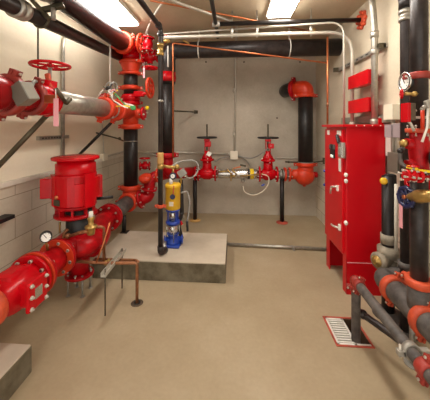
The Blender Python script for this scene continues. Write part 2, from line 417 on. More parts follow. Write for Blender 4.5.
# discharge spool, elbow and riser
RY = 3.73
t = thing('pipe_spool', 'short dusty black pipe between the red pump outlet and orange elbow', 'pipe', V(PX, 3.35, .5))
part('pipe', MB().cyl(V(PX, 3.06, .52), V(PX, 3.66, .535), .1, 28), 'dusty', t)
flange(t, V(PX, 3.075, .52), Y_, .16, .03, 0, m='red_body')
t = thing('pipe_stand', 'short black post propping the dusty spool above the pad', 'pipe stand', V(PX + .03, 3.40, .206))
part('post', MB().cyl(V(PX + .04, 3.40, .214), V(PX + .04, 3.40, .425), .028), 'black', t)
part('foot_plate', MB().box((PX + .005, 3.345, .206), (PX + .1, 3.435, .214)), 'black', t)
t = thing('pipe_elbow', 'orange cast elbow at the foot of the left black riser', 'pipe fitting', V(PX, RY, .55))
k = MB().tube([V(PX, 3.62, .535), V(PX, RY, .535), V(PX, RY, .74)], .115, .17, 28)
k.tube([V(PX, RY - .02, .535), V(PX + .14, RY - .02, .56)], .1, 0, 24)
part('body', k, 'orange', t)
coupling(t, V(PX, RY, .725), Z_, .108, 'orange', .07, side=V(1, .2, 0)); coupling(t, V(PX, 3.62, .535), Y_, .106, 'orange', .06)
t = thing('riser_pipe', 'tall black riser pipe standing left, above the orange elbow', 'pipe', V(PX, RY, .78))
part('pipe', MB().cyl(V(PX, RY, .76), V(PX, RY, 1.60), .1, 32), 'black', t)
t = thing('riser_clamp', 'thin metal band clamp with a rod bracing the left black riser to the wall', 'clamp', V(PX, RY, 1.42))
zc = at(131, 141, Y=RY).z
part('band', MB().ring(V(PX, RY, zc), Z_, .104, .006, 32, 8), 'galv_dull', t)
part('brace_rod', MB().tube([V(PX - .1, RY - .02, zc), V(-1.75, 3.85, zc + .03), V(XL, 3.75, zc + .12)], .011, .02), 'strut', t)
part('brace_nut', MB().ball(V(-1.72, 3.84, zc + .03), .024, 12), 'strut', t)
# cross at header height, butterfly valve, spool, reducer
HZ1 = 1.83
t = thing('pipe_tee', 'orange-red grooved tee where the grey header meets the left riser', 'pipe fitting', V(PX, RY, HZ1))
k = MB().cyl(V(PX, RY, 1.58), V(PX, RY, 1.99), .11, 28); k.cyl(V(PX, RY, HZ1), V(PX, 2.96, HZ1), .1, 28); k.cyl(V(PX, RY, HZ1 - .02), V(PX + .2, RY - .02, HZ1 - .02), .075, 20)
part('body', k, 'orange', t)
coupling(t, V(PX, RY, 1.62), Z_, .108, 'orange', .07, side=V(1, .1, 0)); coupling(t, V(PX, 2.93, HZ1), Y_, .104, 'orange', .07, side=V(.3, 0, 1)); coupling(t, V(PX, 3.25, HZ1), Y_, .106, 'orange', .06, side=V(.3, 0, 1))
coupling(t, V(PX, RY, 1.965), Z_, .106, 'red', .05)
flange(t, V(PX + .2, RY - .02, HZ1 - .02), X_, .1, .03, 4, m='red')
part('yellow_cap', MB().ball(at(147, 108, Y=3.72), .032), 'bright_yellow', t, 'round yellow cap')
t = thing('butterfly_valve', 'red wafer valve with upright handwheel beside the left riser', 'valve', V(PX, RY, 2.06))
z = at(131, 98, Y=RY).z
part('body', MB().lathe(V(PX, RY, z - .05), Z_, [(0, .125), (.03, .135), (.07, .135), (.1, .12)], 28), 'red', t)
hwc = at(150, 88, Y=RY - .15)
part('gear_box', MB().obox(V(PX + .17, RY - .12, z + .04), V(1, 0, 0), V(0, 1, 0), .14, .09, .08, bev=.015), 'red', t)
part('shaft', MB().tube([V(PX + .1, RY - .12, z + .03), V(hwc.x, RY - .15, z + .05)], .025), 'red', t)
wheel(t, hwc, V(1, -.05, 0), .13, .02, 5, 'orange')
t = thing('pipe_spool', 'short black spool between two orange couplings high on the left riser', 'pipe', V(PX, RY, 2.2))
part('pipe', MB().cyl(V(PX, RY, z + .05), V(PX, RY, 2.42), .1, 28), 'black', t)
coupling(t, V(PX, RY, at(131, 88, Y=RY).z), Z_, .104, 'orange', .06, side=V(1, .3, 0)); 
t = thing('pipe_reducer', 'bell-shaped orange reducer below the ceiling elbow', 'pipe fitting', V(PX, RY, 2.4))
part('body', MB().lathe(V(PX, RY, 2.38), Z_, [(0, .11), (.05, .112), (.15, .145), (.19, .15)], 32), 'orange', t)
coupling(t, V(PX, RY, 2.40), Z_, .108, 'orange', .05, side=V(1, .2, 0)); coupling(t, V(PX, RY, 2.56), Z_, .125, 'orange', .05, side=V(.8, -.5, 0))
AZ = 2.76
t = thing('pipe_elbow', 'bright red elbow turning the left riser into the ceiling pipe', 'pipe fitting', V(PX, RY, 2.7))
part('body', MB().tube([V(PX, RY, 2.57), V(PX, RY, AZ), V(PX, 3.5, AZ)], .125, .18, 28), 'red', t)
coupling(t, V(PX, 3.44, AZ), Y_, .118, 'orange', .08, side=V(1, 0, .5))
t = thing('ceiling_pipe', 'thickest black pipe running overhead at upper left toward the viewer', 'pipe', V(PX, 2, AZ))
part('pipe', MB().cyl(V(PX, YF, AZ), V(PX, 3.42, AZ), .115, 36), 'mill', t)
part('coupling', MB().lathe(V(PX, 1.95, AZ), Y_, [(0, .117), (0, .132), (.06, .132), (.06, .117)], 32), 'galv_dull', t, 'pale grey band joint')
# thinner ceiling pipe
t = thing('ceiling_pipe', 'thinner grey-black pipe overhead left, alongside the wall', 'pipe', V(-1.65, 2, 2.55))
pa = at(56, 26.5, X=-1.6); pb = at(118, 56, X=-1.64); dd = (pb - pa)
p0 = pa - dd * ((pa.y - (YF + 0)) / dd.y) * .62; 
part('pipe', MB().cyl(p0, pb + dd * .05, .06, 24), 'mill', t)
cc = at(24, 9, X=-1.58); s0 = pa + dd * ((cc.y - pa.y) / dd.y)
dn = dd.normalized()
part('coupling', MB().lathe(s0 - dn * .09, dn, [(0, .062), (0, .078), (.035, .078), (.035, .066), (.06, .066), (.06, .078), (.1, .078), (.1, .062)], 28), 'galv', t, 'silver grooved coupling')
# trapeze strut over both pipes
t = thing('strut_brace', 'dark crossed strut brace over the ceiling pipes, top left', 'brace', V(-1.6, 1.9, 2.5))
c = pa + dd * ((at(40, 17, X=-1.6).y - pa.y) / dd.y)
part('strut', MB().obox(c + V(.02, 0, .075), V(1, .25, .35), V(0, 1, 0), .34, .04, .04, bev=.004), 'strut', t)
part('strut', MB().obox(c + V(-.03, -.02, .12), V(-.75, .2, .75), V(0, 1, 0), .42, .04, .03, bev=.004), 'strut', t)
part('clamp', MB().ring(c, dn, .066, .012, 24, 8), 'strut', t); part('clamp_bolt', MB().cyl(c + V(.11, 0, -.01), c + V(.11, 0, .09), .018, 8), 'galv_dull', t)
t = thing('hanger_rod', 'thin dark threaded rod hanging down from the overhead pipe at left', 'rod', c)
hb = at(38, 86, Y=c.y)
part('rod', MB().cyl(V(hb.x, c.y, hb.z), V(hb.x, c.y, c.z + .06), .007, 10), 'strut', t)
part('nut', MB().lathe(V(hb.x, c.y, hb.z), Z_, [(0, .016), (.02, .016)], 6), 'galv_dull', t)
t = thing('hanger_rod', 'pale hanger rod dropping from the thinner ceiling pipe to the grey header', 'rod', V(-1.5, 3.1, 2.2))
hp = at(110, 46, Y=3.2); hq = at(110, 92, Y=3.2)
part('rod', MB().cyl(hq, V(hq.x, hq.y, ZC), .011, 12), 'white', t); part('clevis', MB().ring(V(PX, 3.1, HZ1), Y_, .108, .008, 28, 8), 'galv_dull', t)

# ------------------------------------------------------------------ upper left header along X=-1.5, z=1.83
t = thing('header_pipe', 'thick galvanised grey pipe between the red gate valve and the riser', 'pipe', V(PX, 3, HZ1))
ya = at(58, 100, X=PX).y
part('pipe', MB().cyl(V(PX, ya - .14, HZ1), V(PX, 2.955, HZ1), .1, 32), 'galv', t)
yv = at(46, 95, X=PX).y
t = thing('gate_valve', 'red header valve with a flat five-spoked red handwheel, upper left', 'valve', V(PX, yv, HZ1))
k = MB().lathe(V(PX, yv - .18, HZ1), Y_, [(0, .1), (.03, .108), (.08, .125), (.16, .125), (.2, .108), (.23, .105)], 28).cyl(V(PX, yv, HZ1), V(PX + .02, yv, HZ1 + .16), .065, 20)
body = part('body', k, 'red', t)
part('stem', MB().tube([V(PX + .03, yv, HZ1 + .14), at(50, 68, Y=yv)], .014), 'galv_dull', t)
wheel(t, at(50.5, 65.5, Y=yv), V(-.02, .02, 1), .138, .012, 5, 'red')
part('indicator_arm', MB().obox(at(49, 82, Y=yv - .03), V(.2, 0, -1), V(0, 1, 0), .14, .03, .04, bev=.01), 'rust_orange', t)
part('indicator_flag', MB().obox(at(51, 99, Y=yv - .2), V(1, 0, 0), V(0, 1, 0), .1, .012, .06, bev=.005), 'copper', t, 'orange-brown flag')
part('bolt_ear', MB().ball(at(35, 103, Y=yv - .1), .035, 12), 'rust_orange', t)
part('flange_ring', MB().ring(V(PX, yv + .02, HZ1), Y_, .115, .016, 32, 10), 'red', t)
t = thing('pull_tag', 'pink paper tag hanging from the red header valve', 'tag', at(55, 97, Y=yv - .2))
tp = at(56, 97, Y=yv - .21)
part('card', MB().obox(tp + V(0, 0, -.11), V(1, .1, 0), V(0, 1, 0), .035, .003, .2), 'pink', t); part('string', MB().tube([tp + V(0, 0, -.01), tp + V(-.01, .01, .06)], .003, 0, 6), 'white', t)
t = thing('supervisory_switch', 'grey metal box tilted on the red header valve, upper left', 'switch', at(28, 95, X=-1.32))
sc = at(25, 94, X=-1.33)
part('box', MB().obox(sc, V(1, -.18, .52), V(.1, 1, .1), .1, .085, .125, bev=.006), 'greybox', t)
part('conduit_neck', MB().tube([at(31, 88, X=-1.38), at(34, 81, X=-1.42), at(39, 82, X=-1.46)], .012, .02), 'flex', t)
part('lid', MB().obox(sc + V(-.005, -.045, -.003), V(1, -.18, .52), V(.1, 1, .1), .103, .012, .128, bev=.003), 'greybox_dark', t)
t = thing('coupled_pipe', 'fat red pipe end with eared couplings entering from the left edge', 'pipe', V(PX, 1.6, HZ1))
y0 = yv - .16
part('pipe', MB().cyl(V(PX, y0, HZ1), V(PX, y0 - .2, HZ1), .105, 28).lathe(V(PX, y0 - .2, HZ1), -Y_, [(0, .105), (.14, .135), (.28, .145), (.5, .145)], 28).tube([V(PX, y0 - .6, HZ1), V(PX, y0 - .85, HZ1), V(XL, y0 - .85, HZ1)], .15, .2, 28), 'maroon', t)
coupling(t, V(PX, y0 + .0, HZ1), Y_, .1, 'brick', .06, side=V(.5, 0, 1)); coupling(t, V(PX, y0 - .2, HZ1), Y_, .108, 'brick', .07, side=V(.4, 0, 1))
# diagonal braces
t = thing('sway_brace', 'dark diagonal brace pipe from the red header valve down to the left wall', 'brace', at(50, 114, X=-1.56))
a = at(50, 112, X=-1.58); b = at(-8, 173, X=XL + .01)
part('brace_pipe', MB().cyl(a, b, .021, 14), 'strut', t)
part('clamp', MB().obox(a + V(0, 0, .02), V(1, 0, -1), V(0, 1, 0), .16, .035, .03, bev=.004), 'strut', t)
part('clamp', MB().tube([at(56, 89, X=-1.36), at(66, 103, X=-1.36)], .016).cyl(at(66, 103, X=-1.36) - Z_ * .0, at(70, 99, X=-1.36), .02, 10), 'strut', t)
part('clamp_bolt', MB().cyl(a + V(.04, -.03, -.01), a + V(.04, .03, -.01), .016, 8), 'galv_dull', t)
t = thing('sway_brace', 'black diagonal brace pipe behind the fire pump motor, down from the orange coupling', 'brace', at(117, 118, X=-1.45))
a = at(117, 117, X=-1.5) + V(0, -.0, 0); b = at(75, 159, X=XL + .01)
part('brace_pipe', MB().cyl(a, b, .019, 14), 'black', t)
part('clamp', MB().ring(V(PX, a.y, HZ1), Y_, .106, .012, 28, 8), 'galv_dull', t)
part('clamp', MB().obox(a + V(0, -.02, -.0), V(1, 0, 1.2), V(0, 1, 0), .16, .03, .025, bev=.004), 'galv_dull', t)
# alarm wiring cluster on the header coupling
t = thing('wire_bundle', 'tangle of white, red, yellow and green wires on the header coupling', 'wires', at(112, 90, Y=3.0))
for (m, pts) in (('white', [(98, 98), (101, 91), (108, 89), (113, 92)]), ('pink', [(99, 97), (108, 94), (114, 89), (117, 93)]), ('white', [(108, 90), (113, 100), (122, 106), (128, 108)]),
                 ('bright_yellow', [(112, 107), (120, 106), (126, 106), (130, 107)]), ('bright_yellow', [(111, 98), (113, 94), (116, 92), (117, 90)]), ('green', [(114, 93), (119, 98), (124, 104), (130, 108)]),
                 ('flex', [(104, 90), (108, 82), (113, 83), (115, 92)]), ('white', [(112, 92), (113, 102), (112, 112), (113, 118)]), ('rubber', [(104, 87), (106, 90), (110, 88), (112, 84)]), ('red', [(100, 96), (105, 93), (110, 96), (114, 99)])):
    part('wire', MB().tube([at(x, y, Y=3.0 + random.uniform(-.06, .06)) for x, y in pts], .008, .04, 8), m, t)
t = thing('flow_switch', 'small white and green alarm switch in front of the orange tee', 'switch', at(130, 107, Y=3.55))
part('box', MB().obox(at(128, 106, Y=3.6), V(1, .2, -.3), V(0, 1, 0), .16, .09, .07, bev=.012), 'white', t); part('cover', MB().obox(at(132, 108, Y=3.53), V(1, .1, .1), V(0, 1, 0), .1, .05, .06, bev=.01), 'green', t)
t = thing('junction_reel', 'grey round conduit fitting above the tangle of wires', 'fitting', at(112, 86, Y=3.2))
part('ring', MB().ring(at(114, 87, Y=3.05), V(1, -.3, 0), .055, .012, 24, 8), 'flex', t); part('hub', MB().ball(at(108, 88, Y=3.15), .03, 12), 'rubber', t)

# ------------------------------------------------------------------ red control valves right of the riser top
def small_valve(label, c, ax, R, body_r=.06, m='red', wm='red', wax=Z_, wlen=.13, group=None, name='gate_valve', fl=True):
    c = Vector(c); ax = Vector(ax).normalized(); wax = Vector(wax).normalized()
    t = thing(name, label, 'valve', c, group)
    part('body', MB().lathe(c - ax * body_r * 1.4, ax, [(0, body_r * .75), (body_r * .6, body_r * .85), (body_r * 1.1, body_r * 1.1), (body_r * 1.7, body_r * 1.1), (body_r * 2.2, body_r * .85), (body_r * 2.8, body_r * .75)], 20)
         .cyl(c, c + wax * wlen * .6, body_r * .6, 16), m, t)
    if fl:
        for s in (-1, 1): flange(t, c + ax * s * body_r * 1.4, ax, body_r * 1.35, .02, 4, m, .008)
    part('stem', MB().cyl(c + wax * wlen * .5, c + wax * wlen * 1.06, .01, 10), 'galv_dull', t)
    wheel(t, c + wax * wlen, wax, R, R * .13, 4, wm)
    return t
small_valve('red valve right of the ceiling elbow, carrying the nearer upright orange wheel', at(148, 44, Y=3.5), V(.1, 0, 1), .125, .06, 'red', 'orange', V(-1, .1, .1), .1)
small_valve('red valve with a flat wheel between the two black risers, below the conduits', at(150, 57, Y=3.72), V(1, 0, .15), .11, .07, 'red', 'red', V(0, 0, -1), .16)
small_valve('red valve just behind the nearer upright orange wheel, beside the ceiling elbow', at(141, 46, Y=3.75), V(.1, 0, 1), .13, .06, 'orange', 'orange', V(1, .1, 0), .13)
small_valve('tiny red handled valve at the left end of the thick horizontal black pipe', at(167, 41, Y=3.2), V(1, 0, 0), .03, .028, 'brass', 'red', Z_, .07, name='ball_valve', fl=False)
t = thing('drip_pipe', 'small white vertical pipe hanging between the two black risers', 'pipe', at(168, 50, Y=3.6))
part('pipe', MB().tube([at(168, 46, Y=3.65), at(168, 67, Y=3.65)], .013), 'white', t)
t = thing('hanging_tag', 'narrow pink tag under the red valves at the top of the left riser', 'tag', at(144, 70, Y=3.5))
part('card', MB().obox(at(144, 73, Y=3.5), V(1, 0, 0), V(0, 1, 0), .026, .003, .14), 'pink', t)
part('string', MB().tube([at(144, 68, Y=3.5), at(144, 62, Y=3.6)], .003, 0, 6), 'white', t)
t = thing('strut_bracket', 'black diagonal bracket bolted below the end of the thick horizontal pipe', 'brace', at(168, 68, Y=3.7))
part('arm', MB().cyl(at(176, 57, Y=3.68), at(162, 73, Y=3.9), .02, 12), 'black', t); part('nut', MB().ball(at(170, 66, Y=3.72), .028, 12), 'galv_dull', t)

# ------------------------------------------------------------------ second riser and thick horizontal back pipe
BY = 3.78; BZ = at(320, 47.5, Y=BY).z
r2x = at(168, 100, Y=3.82).x
t = thing('cross_pipe', 'thickest black pipe crossing the back of the room horizontally under the conduits', 'pipe', V(.2, BY, BZ))
part('pipe', MB().tube([V(XR, BY, BZ), V(r2x, BY, BZ), V(r2x, BY, 2.25)], .118, .13, 32), 'mill', t)
for px in (289, 199):
    x = at(px, 48, Y=BY).x
    part('clevis_hanger', MB().ring(V(x, BY, BZ), X_, .124, .007, 28, 8).cyl(V(x, BY, BZ + .12), V(x, BY, ZC), .006, 8), 'white', t)
t = thing('riser_pipe', 'second black riser, behind the thin black pump pipe', 'pipe', V(r2x, BY, 1.5))
part('pipe', MB().cyl(V(r2x, BY, 1.2), V(r2x, BY, 2.26), .1, 28), 'black', t)
part('collar', MB().lathe(V(r2x, BY, at(168, 82, Y=BY).z), Z_, [(0, .102), (0, .125), (.06, .13), (.14, .12), (.14, .102)], 28), 'red_body', t, 'red collar')
zb = at(168, 160, Y=BY).z
t = thing('pipe_elbow', 'red elbow under the second black riser, behind the pump motor', 'pipe fitting', V(r2x, BY, zb))
part('body', MB().tube([V(r2x, BY, 1.22), V(r2x, BY, .95), V(r2x + .12, BY + .25, .88), V(at(193, 172, Y=4.45).x, 4.45, .84)], .085, .16, 24), 'red_body', t)
coupling(t, V(r2x, BY, 1.2), Z_, .1, 'red_body', .07)
# red check valve between the orange elbow and this line
t = thing('check_valve', 'red check valve with bolted flanges climbing right of the orange elbow', 'valve', V(-1.25, 3.75, .7))
P0 = V(PX + .13, RY - .02, .56); P1 = at(149, 198, Y=3.8); P2 = at(147, 178, Y=3.8); P3 = at(158, 170, Y=3.85)
part('body', MB().tube([P0, V(P1.x, 3.8, .56), V(P1.x + .01, 3.8, .86), V(r2x, 3.95, .9)], .082, .12, 24), 'red_body', t)
flange(t, P0 + V(.03, 0, .0), V(1, 0, .25), .135, .03, 6, 'red_body', .012)
flange(t, V(P1.x, 3.8, .7), V(.25, -.1, 1), .12, .028, 6, 'red_body', .011)
flange(t, V(P1.x + .12, 3.85, .89), X_, .11, .028, 4, 'orange', .011)
part('bonnet', MB().lathe(at(146, 181, Y=3.72), V(-.1, -.5, 1), [(0, .07), (.05, .09), (.08, .09), (.1, .04)], 20), 'orange', t)
small_valve('red valve with a flat wheel close behind the left riser at waist height', at(145, 166, Y=3.95), V(1, .2, 0), .075, .05, 'red', 'red', Z_, .12)

# ------------------------------------------------------------------ thin black pump pipe and jockey pump
jx = at(160.5, 150, Y=2.79).x; jy = 2.79; jz = at(160, 28, Y=jy).z; jb = .265
t = thing('pump_pipe', 'thin black pipe dropping from the ceiling to the small yellow and blue pump', 'pipe', V(jx, jy, 1.4))
part('pipe', MB().tube([V(jx, YF, jz), V(jx, jy, jz), V(jx, jy, jb)], .026, .05, 16), 'mill', t)
part('elbow', MB().lathe(V(jx, jy, jz - .09), Z_, [(0, .028), (0, .036), (.03, .036), (.03, .032)], 16).lathe(V(jx, jy - .09, jz), Y_, [(0, .028), (0, .036), (.03, .036), (.03, .03)], 16), 'mill', t)
part('collar', MB().lathe(at(160.5, 50, Y=jy) - Z_ * .06, Z_, [(0, .028), (0, .036), (.03, .036), (.03, .03), (.1, .03), (.1, .036), (.13, .036), (.13, .028)], 16), 'brass', t, 'brass union')
part('elbow', MB().tube([V(jx, jy, jb + .05), V(jx, jy, jb - .02), V(jx + .04, jy + .07, jb - .02)], .034, .04, 16), 'mill', t)
coupling(t, V(jx, jy, at(160, 206, Y=jy).z), Z_, .03, 'rust_orange', .035, bl=False)
part('clamp', MB().lathe(V(jx, jy, at(160, 102, Y=jy).z), Z_, [(0, .027), (0, .034), (.02, .034), (.02, .027)], 16), 'galv_dull', t)
q = V(-.715, 3.06, .206)
t = thing('jockey_pump', 'small vertical pump with yellow motor and blue base on the pad', 'pump', q)
bs = MB().obox(q + V(0, 0, .015), X_, Y_, .19, .19, .03, bev=.01).lathe(q + V(0, 0, .025), Z_, [(0, .085), (.03, .08), (.06, .055), (.1, .06), (.12, .075)], 24)
bs.cyl(q + V(-.09, -.03, .065), q + V(.1, .03, .065), .038, 18).lathe(q + V(-.1, -.03, .065), V(1, .3, 0), [(0, .055), (.02, .055)], 20).lathe(q + V(.09, .03, .065), V(1, .3, 0), [(0, .055), (.02, .055)], 20)
part('pump_base', bs, 'blue', t)
part('stage_casing', MB().lathe(q + Z_ * .13, Z_, [(0, .062), (.13, .062)], 24), 'steel', t, 'polished steel casing')
hd = MB().lathe(q + Z_ * .26, Z_, [(0, .085), (.03, .085), (.035, .06)], 24)
for a in (45, 135, 225, 315):
    d = V(math.cos(math.radians(a)), math.sin(math.radians(a)), 0)
    hd.obox(q + d * .068 + Z_ * .35, d, V(-d.y, d.x, 0), .012, .016, .15)
hd.lathe(q + Z_ * .415, Z_, [(0, .085), (.02, .085)], 24)
part('motor_bracket', hd, 'blue', t)
part('shaft_coupling', MB().cyl(q + Z_ * .29, q + Z_ * .42, .042, 18), 'steel', t)
for a in (0, 90, 180, 270):
    d = V(math.cos(math.radians(a + 20)), math.sin(math.radians(a + 20)), 0) * .074
    part('tie_rod', MB().cyl(q + d + Z_ * .06, q + d + Z_ * .28, .006, 8), 'steel', t)
part('motor', MB().lathe(q + Z_ * .435, Z_, [(0, .08), (.01, .088), (.25, .088), (.255, .094), (.285, .094), (.3, .082), (.305, .03)], 32), 'yellow', t, 'yellow motor shell')
part('rating_plate', MB().obox(q + V(-.0, -.088, .515), V(1, .0, 0), Y_, .05, .004, .05), 'cream', t)
part('inlet_pipe', MB().tube([V(jx + .03, jy + .05, jb - .02), q + V(-.1, -.03, .065)], .026, 0, 16), 'galv', t)
part('conduit_stub', MB().tube([q + V(-.01, -.05, .74), q + V(-.01, -.05, .80)], .022), 'white', t)
# things around it
t = thing('ball_valve', 'brass valve with a tan round handle on the thin black pipe', 'valve', at(160, 165, Y=jy - .03))
hv = at(160.5, 166, Y=jy)
part('handle', MB().lathe(at(160.5, 164, Y=jy - .01), Z_, [(0, .03), (.02, .035), (.1, .032), (.115, .036), (.125, .03)], 18), 'tan', t, 'tan cylindrical handle')
part('body', MB().lathe(hv - Z_ * .03, Z_, [(0, .036), (.05, .036)], 16).tube([hv + V(.02, 0, -.0), at(178, 168, Y=jy + .05)], .017), 'brass', t)
part('union', MB().ball(at(177, 167, Y=jy + .05), .03, 14), 'brass', t)
t = thing('pressure_gauge', 'small blue-rimmed gauge above the yellow pump motor', 'gauge', at(173, 176, Y=2.9))
gauge(t, at(173, 176, Y=2.86), V(0, -1, .1), .032)
part('bezel', MB().ring(at(173, 176, Y=2.855), Y_, .032, .008, 20, 8), 'navy', t)
part('riser_tube', MB().tube([at(173, 180, Y=2.9), at(173, 168, Y=2.9)], .012), 'brass', t)
t = thing('pump_tag', 'round blue tag hanging on the front of the yellow motor', 'tag', at(172.5, 196, Y=2.92))
part('disc', MB().lathe(at(172.5, 197, Y=2.925), Y_, [(0, .03), (.005, .03)], 20), 'navy', t); part('strap', MB().obox(at(173.5, 190, Y=2.925), V(.1, 0, 1), Y_, .1, .003, .012), 'rust_orange', t)
t = thing('pressure_switch', 'grey square switch box tilted, right of the yellow motor', 'switch', at(182, 173, Y=3.1))
part('box', MB().obox(at(182, 173, Y=3.1), V(1, 0, .7), Y_, .09, .07, .085, bev=.008), 'flex', t)
part('pipe_stub', MB().tube([at(181, 178, Y=3.15), at(181, 184, Y=3.15)], .014), 'brass', t)
t = thing('flexible_conduit', 'grey flexible conduit looping from switch box past the pipe stand', 'conduit', at(195, 165, Y=3.2))
part('hose', MB().tube([at(185, 176, Y=3.15), at(190, 179, Y=3.2), at(197, 174, Y=3.3), at(199, 165, Y=3.3), at(194, 160, Y=3.3), at(180, 161, Y=3.3), at(172, 166, Y=3.2)], .010, .07, 12), 'flex', t)
part('connector', MB().cyl(at(184, 175, Y=3.14), at(187, 177, Y=3.16), .018, 12), 'steel', t)
t = thing('flexible_conduit', 'grey flexible conduit hanging down beside the yellow motor', 'conduit', at(189, 200, Y=3.2))
part('hose', MB().tube([at(181, 193, Y=3.15), at(187, 191, Y=3.2), at(190, 200, Y=3.2), at(188.5, 215, Y=3.2), at(187, 221, Y=3.2)], .012, .07, 12), 'flex', t)
part('connector', MB().cyl(at(187, 221, Y=3.2), at(187.5, 231, Y=3.2), .015, 12), 'rubber', t, 'black plug end')
t = thing('outlet_pipe', 'short black pipe rising behind the blue pump bracket', 'pipe', at(181, 200, Y=3.25))
part('pipe', MB().tube([at(181, 180, Y=3.3), at(182, 214, Y=3.3), at(178, 224, Y=3.12), q + V(.1, .03, .065)], .026, .05, 14), 'black', t)
part('union', MB().ball(at(182, 217, Y=3.28), .036, 14), 'galv', t)
part('valve_handle', MB().obox(at(181, 223, Y=3.15), V(.6, 0, -1), Y_, .05, .03, .035, bev=.008), 'red', t, 'red valve handle')

# ------------------------------------------------------------------ backflow manifold by the back wall
MY = 4.45; MZ = .815
def osy(px, label):
    x = at(px, 172, Y=MY).x; c = V(x, MY, MZ)
    t = thing('gate_valve', label, 'valve', c, 'rising stem gate valves of the backflow manifold')
    part('body', MB().lathe(c - X_ * .14, X_, [(0, .075), (.05, .08), (.09, .105), (.19, .105), (.23, .08), (.28, .075)], 24).lathe(c, Z_, [(0, .09), (.12, .08), (.24, .075)], 20), 'red', t)
    for s in (-1, 1): flange(t, c + X_ * s * .145, X_, .13, .026, 6, 'red', .011)
    flange(t, c + Z_ * .235, Z_, .12, .03, 4, 'red', .011, name='bonnet_flange')
    part('yoke', MB().lathe(c + Z_ * .25, Z_, [(0, .1), (.05, .075), (.1, .045), (.14, .04)], 18).obox(c + V(-.035, 0, .46), X_, Y_, .018, .04, .2).obox(c + V(.035, 0, .46), X_, Y_, .018, .04, .2).obox(c + V(0, 0, .57), X_, Y_, .1, .06, .04, bev=.008), 'red', t)
    part('stem', MB().cyl(c + Z_ * .4, c + Z_ * .845, .014, 12), 'brass' if 0 else 'strut', t)
    wheel(t, c + Z_ * .615, Z_, .165, .014, 5, 'rubber')
    return t
v1 = osy(207, 'left of the two red rising-stem gate valves at the back wall')
v2l = V(at(268, 172, Y=MY).x, MY, MZ)
dup(v1, v2l, 'right of the two red rising-stem gate valves at the back wall')
t = thing('tamper_switch', 'small red box on the yoke of the right gate valve', 'switch', at(270, 146, Y=MY - .08))
part('box', MB().obox(at(271, 146, Y=MY - .08), X_, Y_, .095, .06, .08, bev=.008), 'red', t); part('cover_screw', MB().ball(at(271, 146, Y=MY - .112), .008, 8), 'bolt', t)
t = thing('tamper_switch', 'small red box with a silver tag on the yoke of the left gate valve', 'switch', at(208, 146, Y=MY - .08))
part('box', MB().obox(at(208, 144, Y=MY - .08), X_, Y_, .1, .06, .09, bev=.008), 'red', t); part('tag', MB().obox(at(209, 154, Y=MY - .1), V(1, 0, -.6), Y_, .07, .006, .07), 'white', t)
x0 = v1.location.x + .16; x1 = v2l.x - .16
t = thing('backflow_preventer', 'stainless steel backflow barrel between the two red gate valves', 'backflow preventer', V((x0 + x1) / 2, MY, MZ))
part('barrel', MB().lathe(V(x0, MY, MZ), X_, [(0, .07), (.05, .082), (x1 - x0 - .05, .082), (x1 - x0, .07)], 28), 'steel', t)
for px in (231, 246): 
    x = at(px, 175, Y=MY).x; part('band', MB().lathe(V(x, MY, MZ), X_, [(0, .083), (0, .092), (.03, .092), (.03, .083)], 28), 'steel', t)
part('relief_outlet', MB().lathe(V(at(243, 180, Y=MY).x, MY, MZ - .14), Z_, [(0, .04), (.03, .04), (.03, .025), (.08, .025)], 16), 'galv', t)
tc = MB()
for (pa_, pb_) in (((227, 169), (233, 177)), ((232, 169), (237, 175)), ((230, 176), (236, 176)), ((231, 173), (231, 181)), ((240, 176), (263, 174)), ((218, 172), (228, 171))):
    tc.tube([at(*pa_, Y=MY - .1), at(*pb_, Y=MY - .105)], .012, 0, 8)
part('test_cock', tc, 'brass', t, 'brass test cocks')
part('lever', MB().obox(at(237, 167.5, Y=MY - .02), V(1, 0, .25), Y_, .13, .02, .018), 'copper', t)
part('lever', MB().obox(at(243, 165.5, Y=MY - .02), V(1, 0, -.2), Y_, .1, .02, .03), 'strut', t)
part('warning_band', MB().lathe(V(at(250, 172, Y=MY).x, MY, MZ), X_, [(0, .084), (0, .087), (.06, .087), (.06, .084)], 28), 'bright_yellow', t, 'yellow band')
part('warning_band', MB().lathe(V(at(247.5, 172, Y=MY).x, MY, MZ), X_, [(0, .084), (0, .088), (.035, .088), (.035, .084)], 28), 'rubber', t, 'black band')
t = thing('drain_tube', 'thin clear tube looping under the steel backflow barrel', 'tube', at(250, 190, Y=MY - .1))
part('tube', MB().tube([at(243, 186, Y=MY), at(244, 192, Y=MY - .05), at(253, 196, Y=MY - .1), at(263, 192, Y=MY - .12), at(269, 184, Y=MY - .12), at(269, 176, Y=MY - .14), at(262, 174, Y=MY - .13)], .0075, .08, 10), 'cream', t)
part('connector', MB().obox(at(263, 185, Y=MY - .12), V(1, 0, .5), Y_, .06, .025, .025, bev=.004), 'blue', t, 'blue connector')
# left end of manifold
xe = v1.location.x - .16
t = thing('pipe_coupling', 'red bolted joint left of the left gate valve', 'pipe fitting', V(xe - .1, MY, MZ))
part('body', MB().cyl(V(xe, MY, MZ), V(at(192, 172, Y=MY).x, MY, MZ), .075, 24), 'red', t); flange(t, V(xe - .04, MY, MZ), X_, .12, .03, 6, 'red', .011)
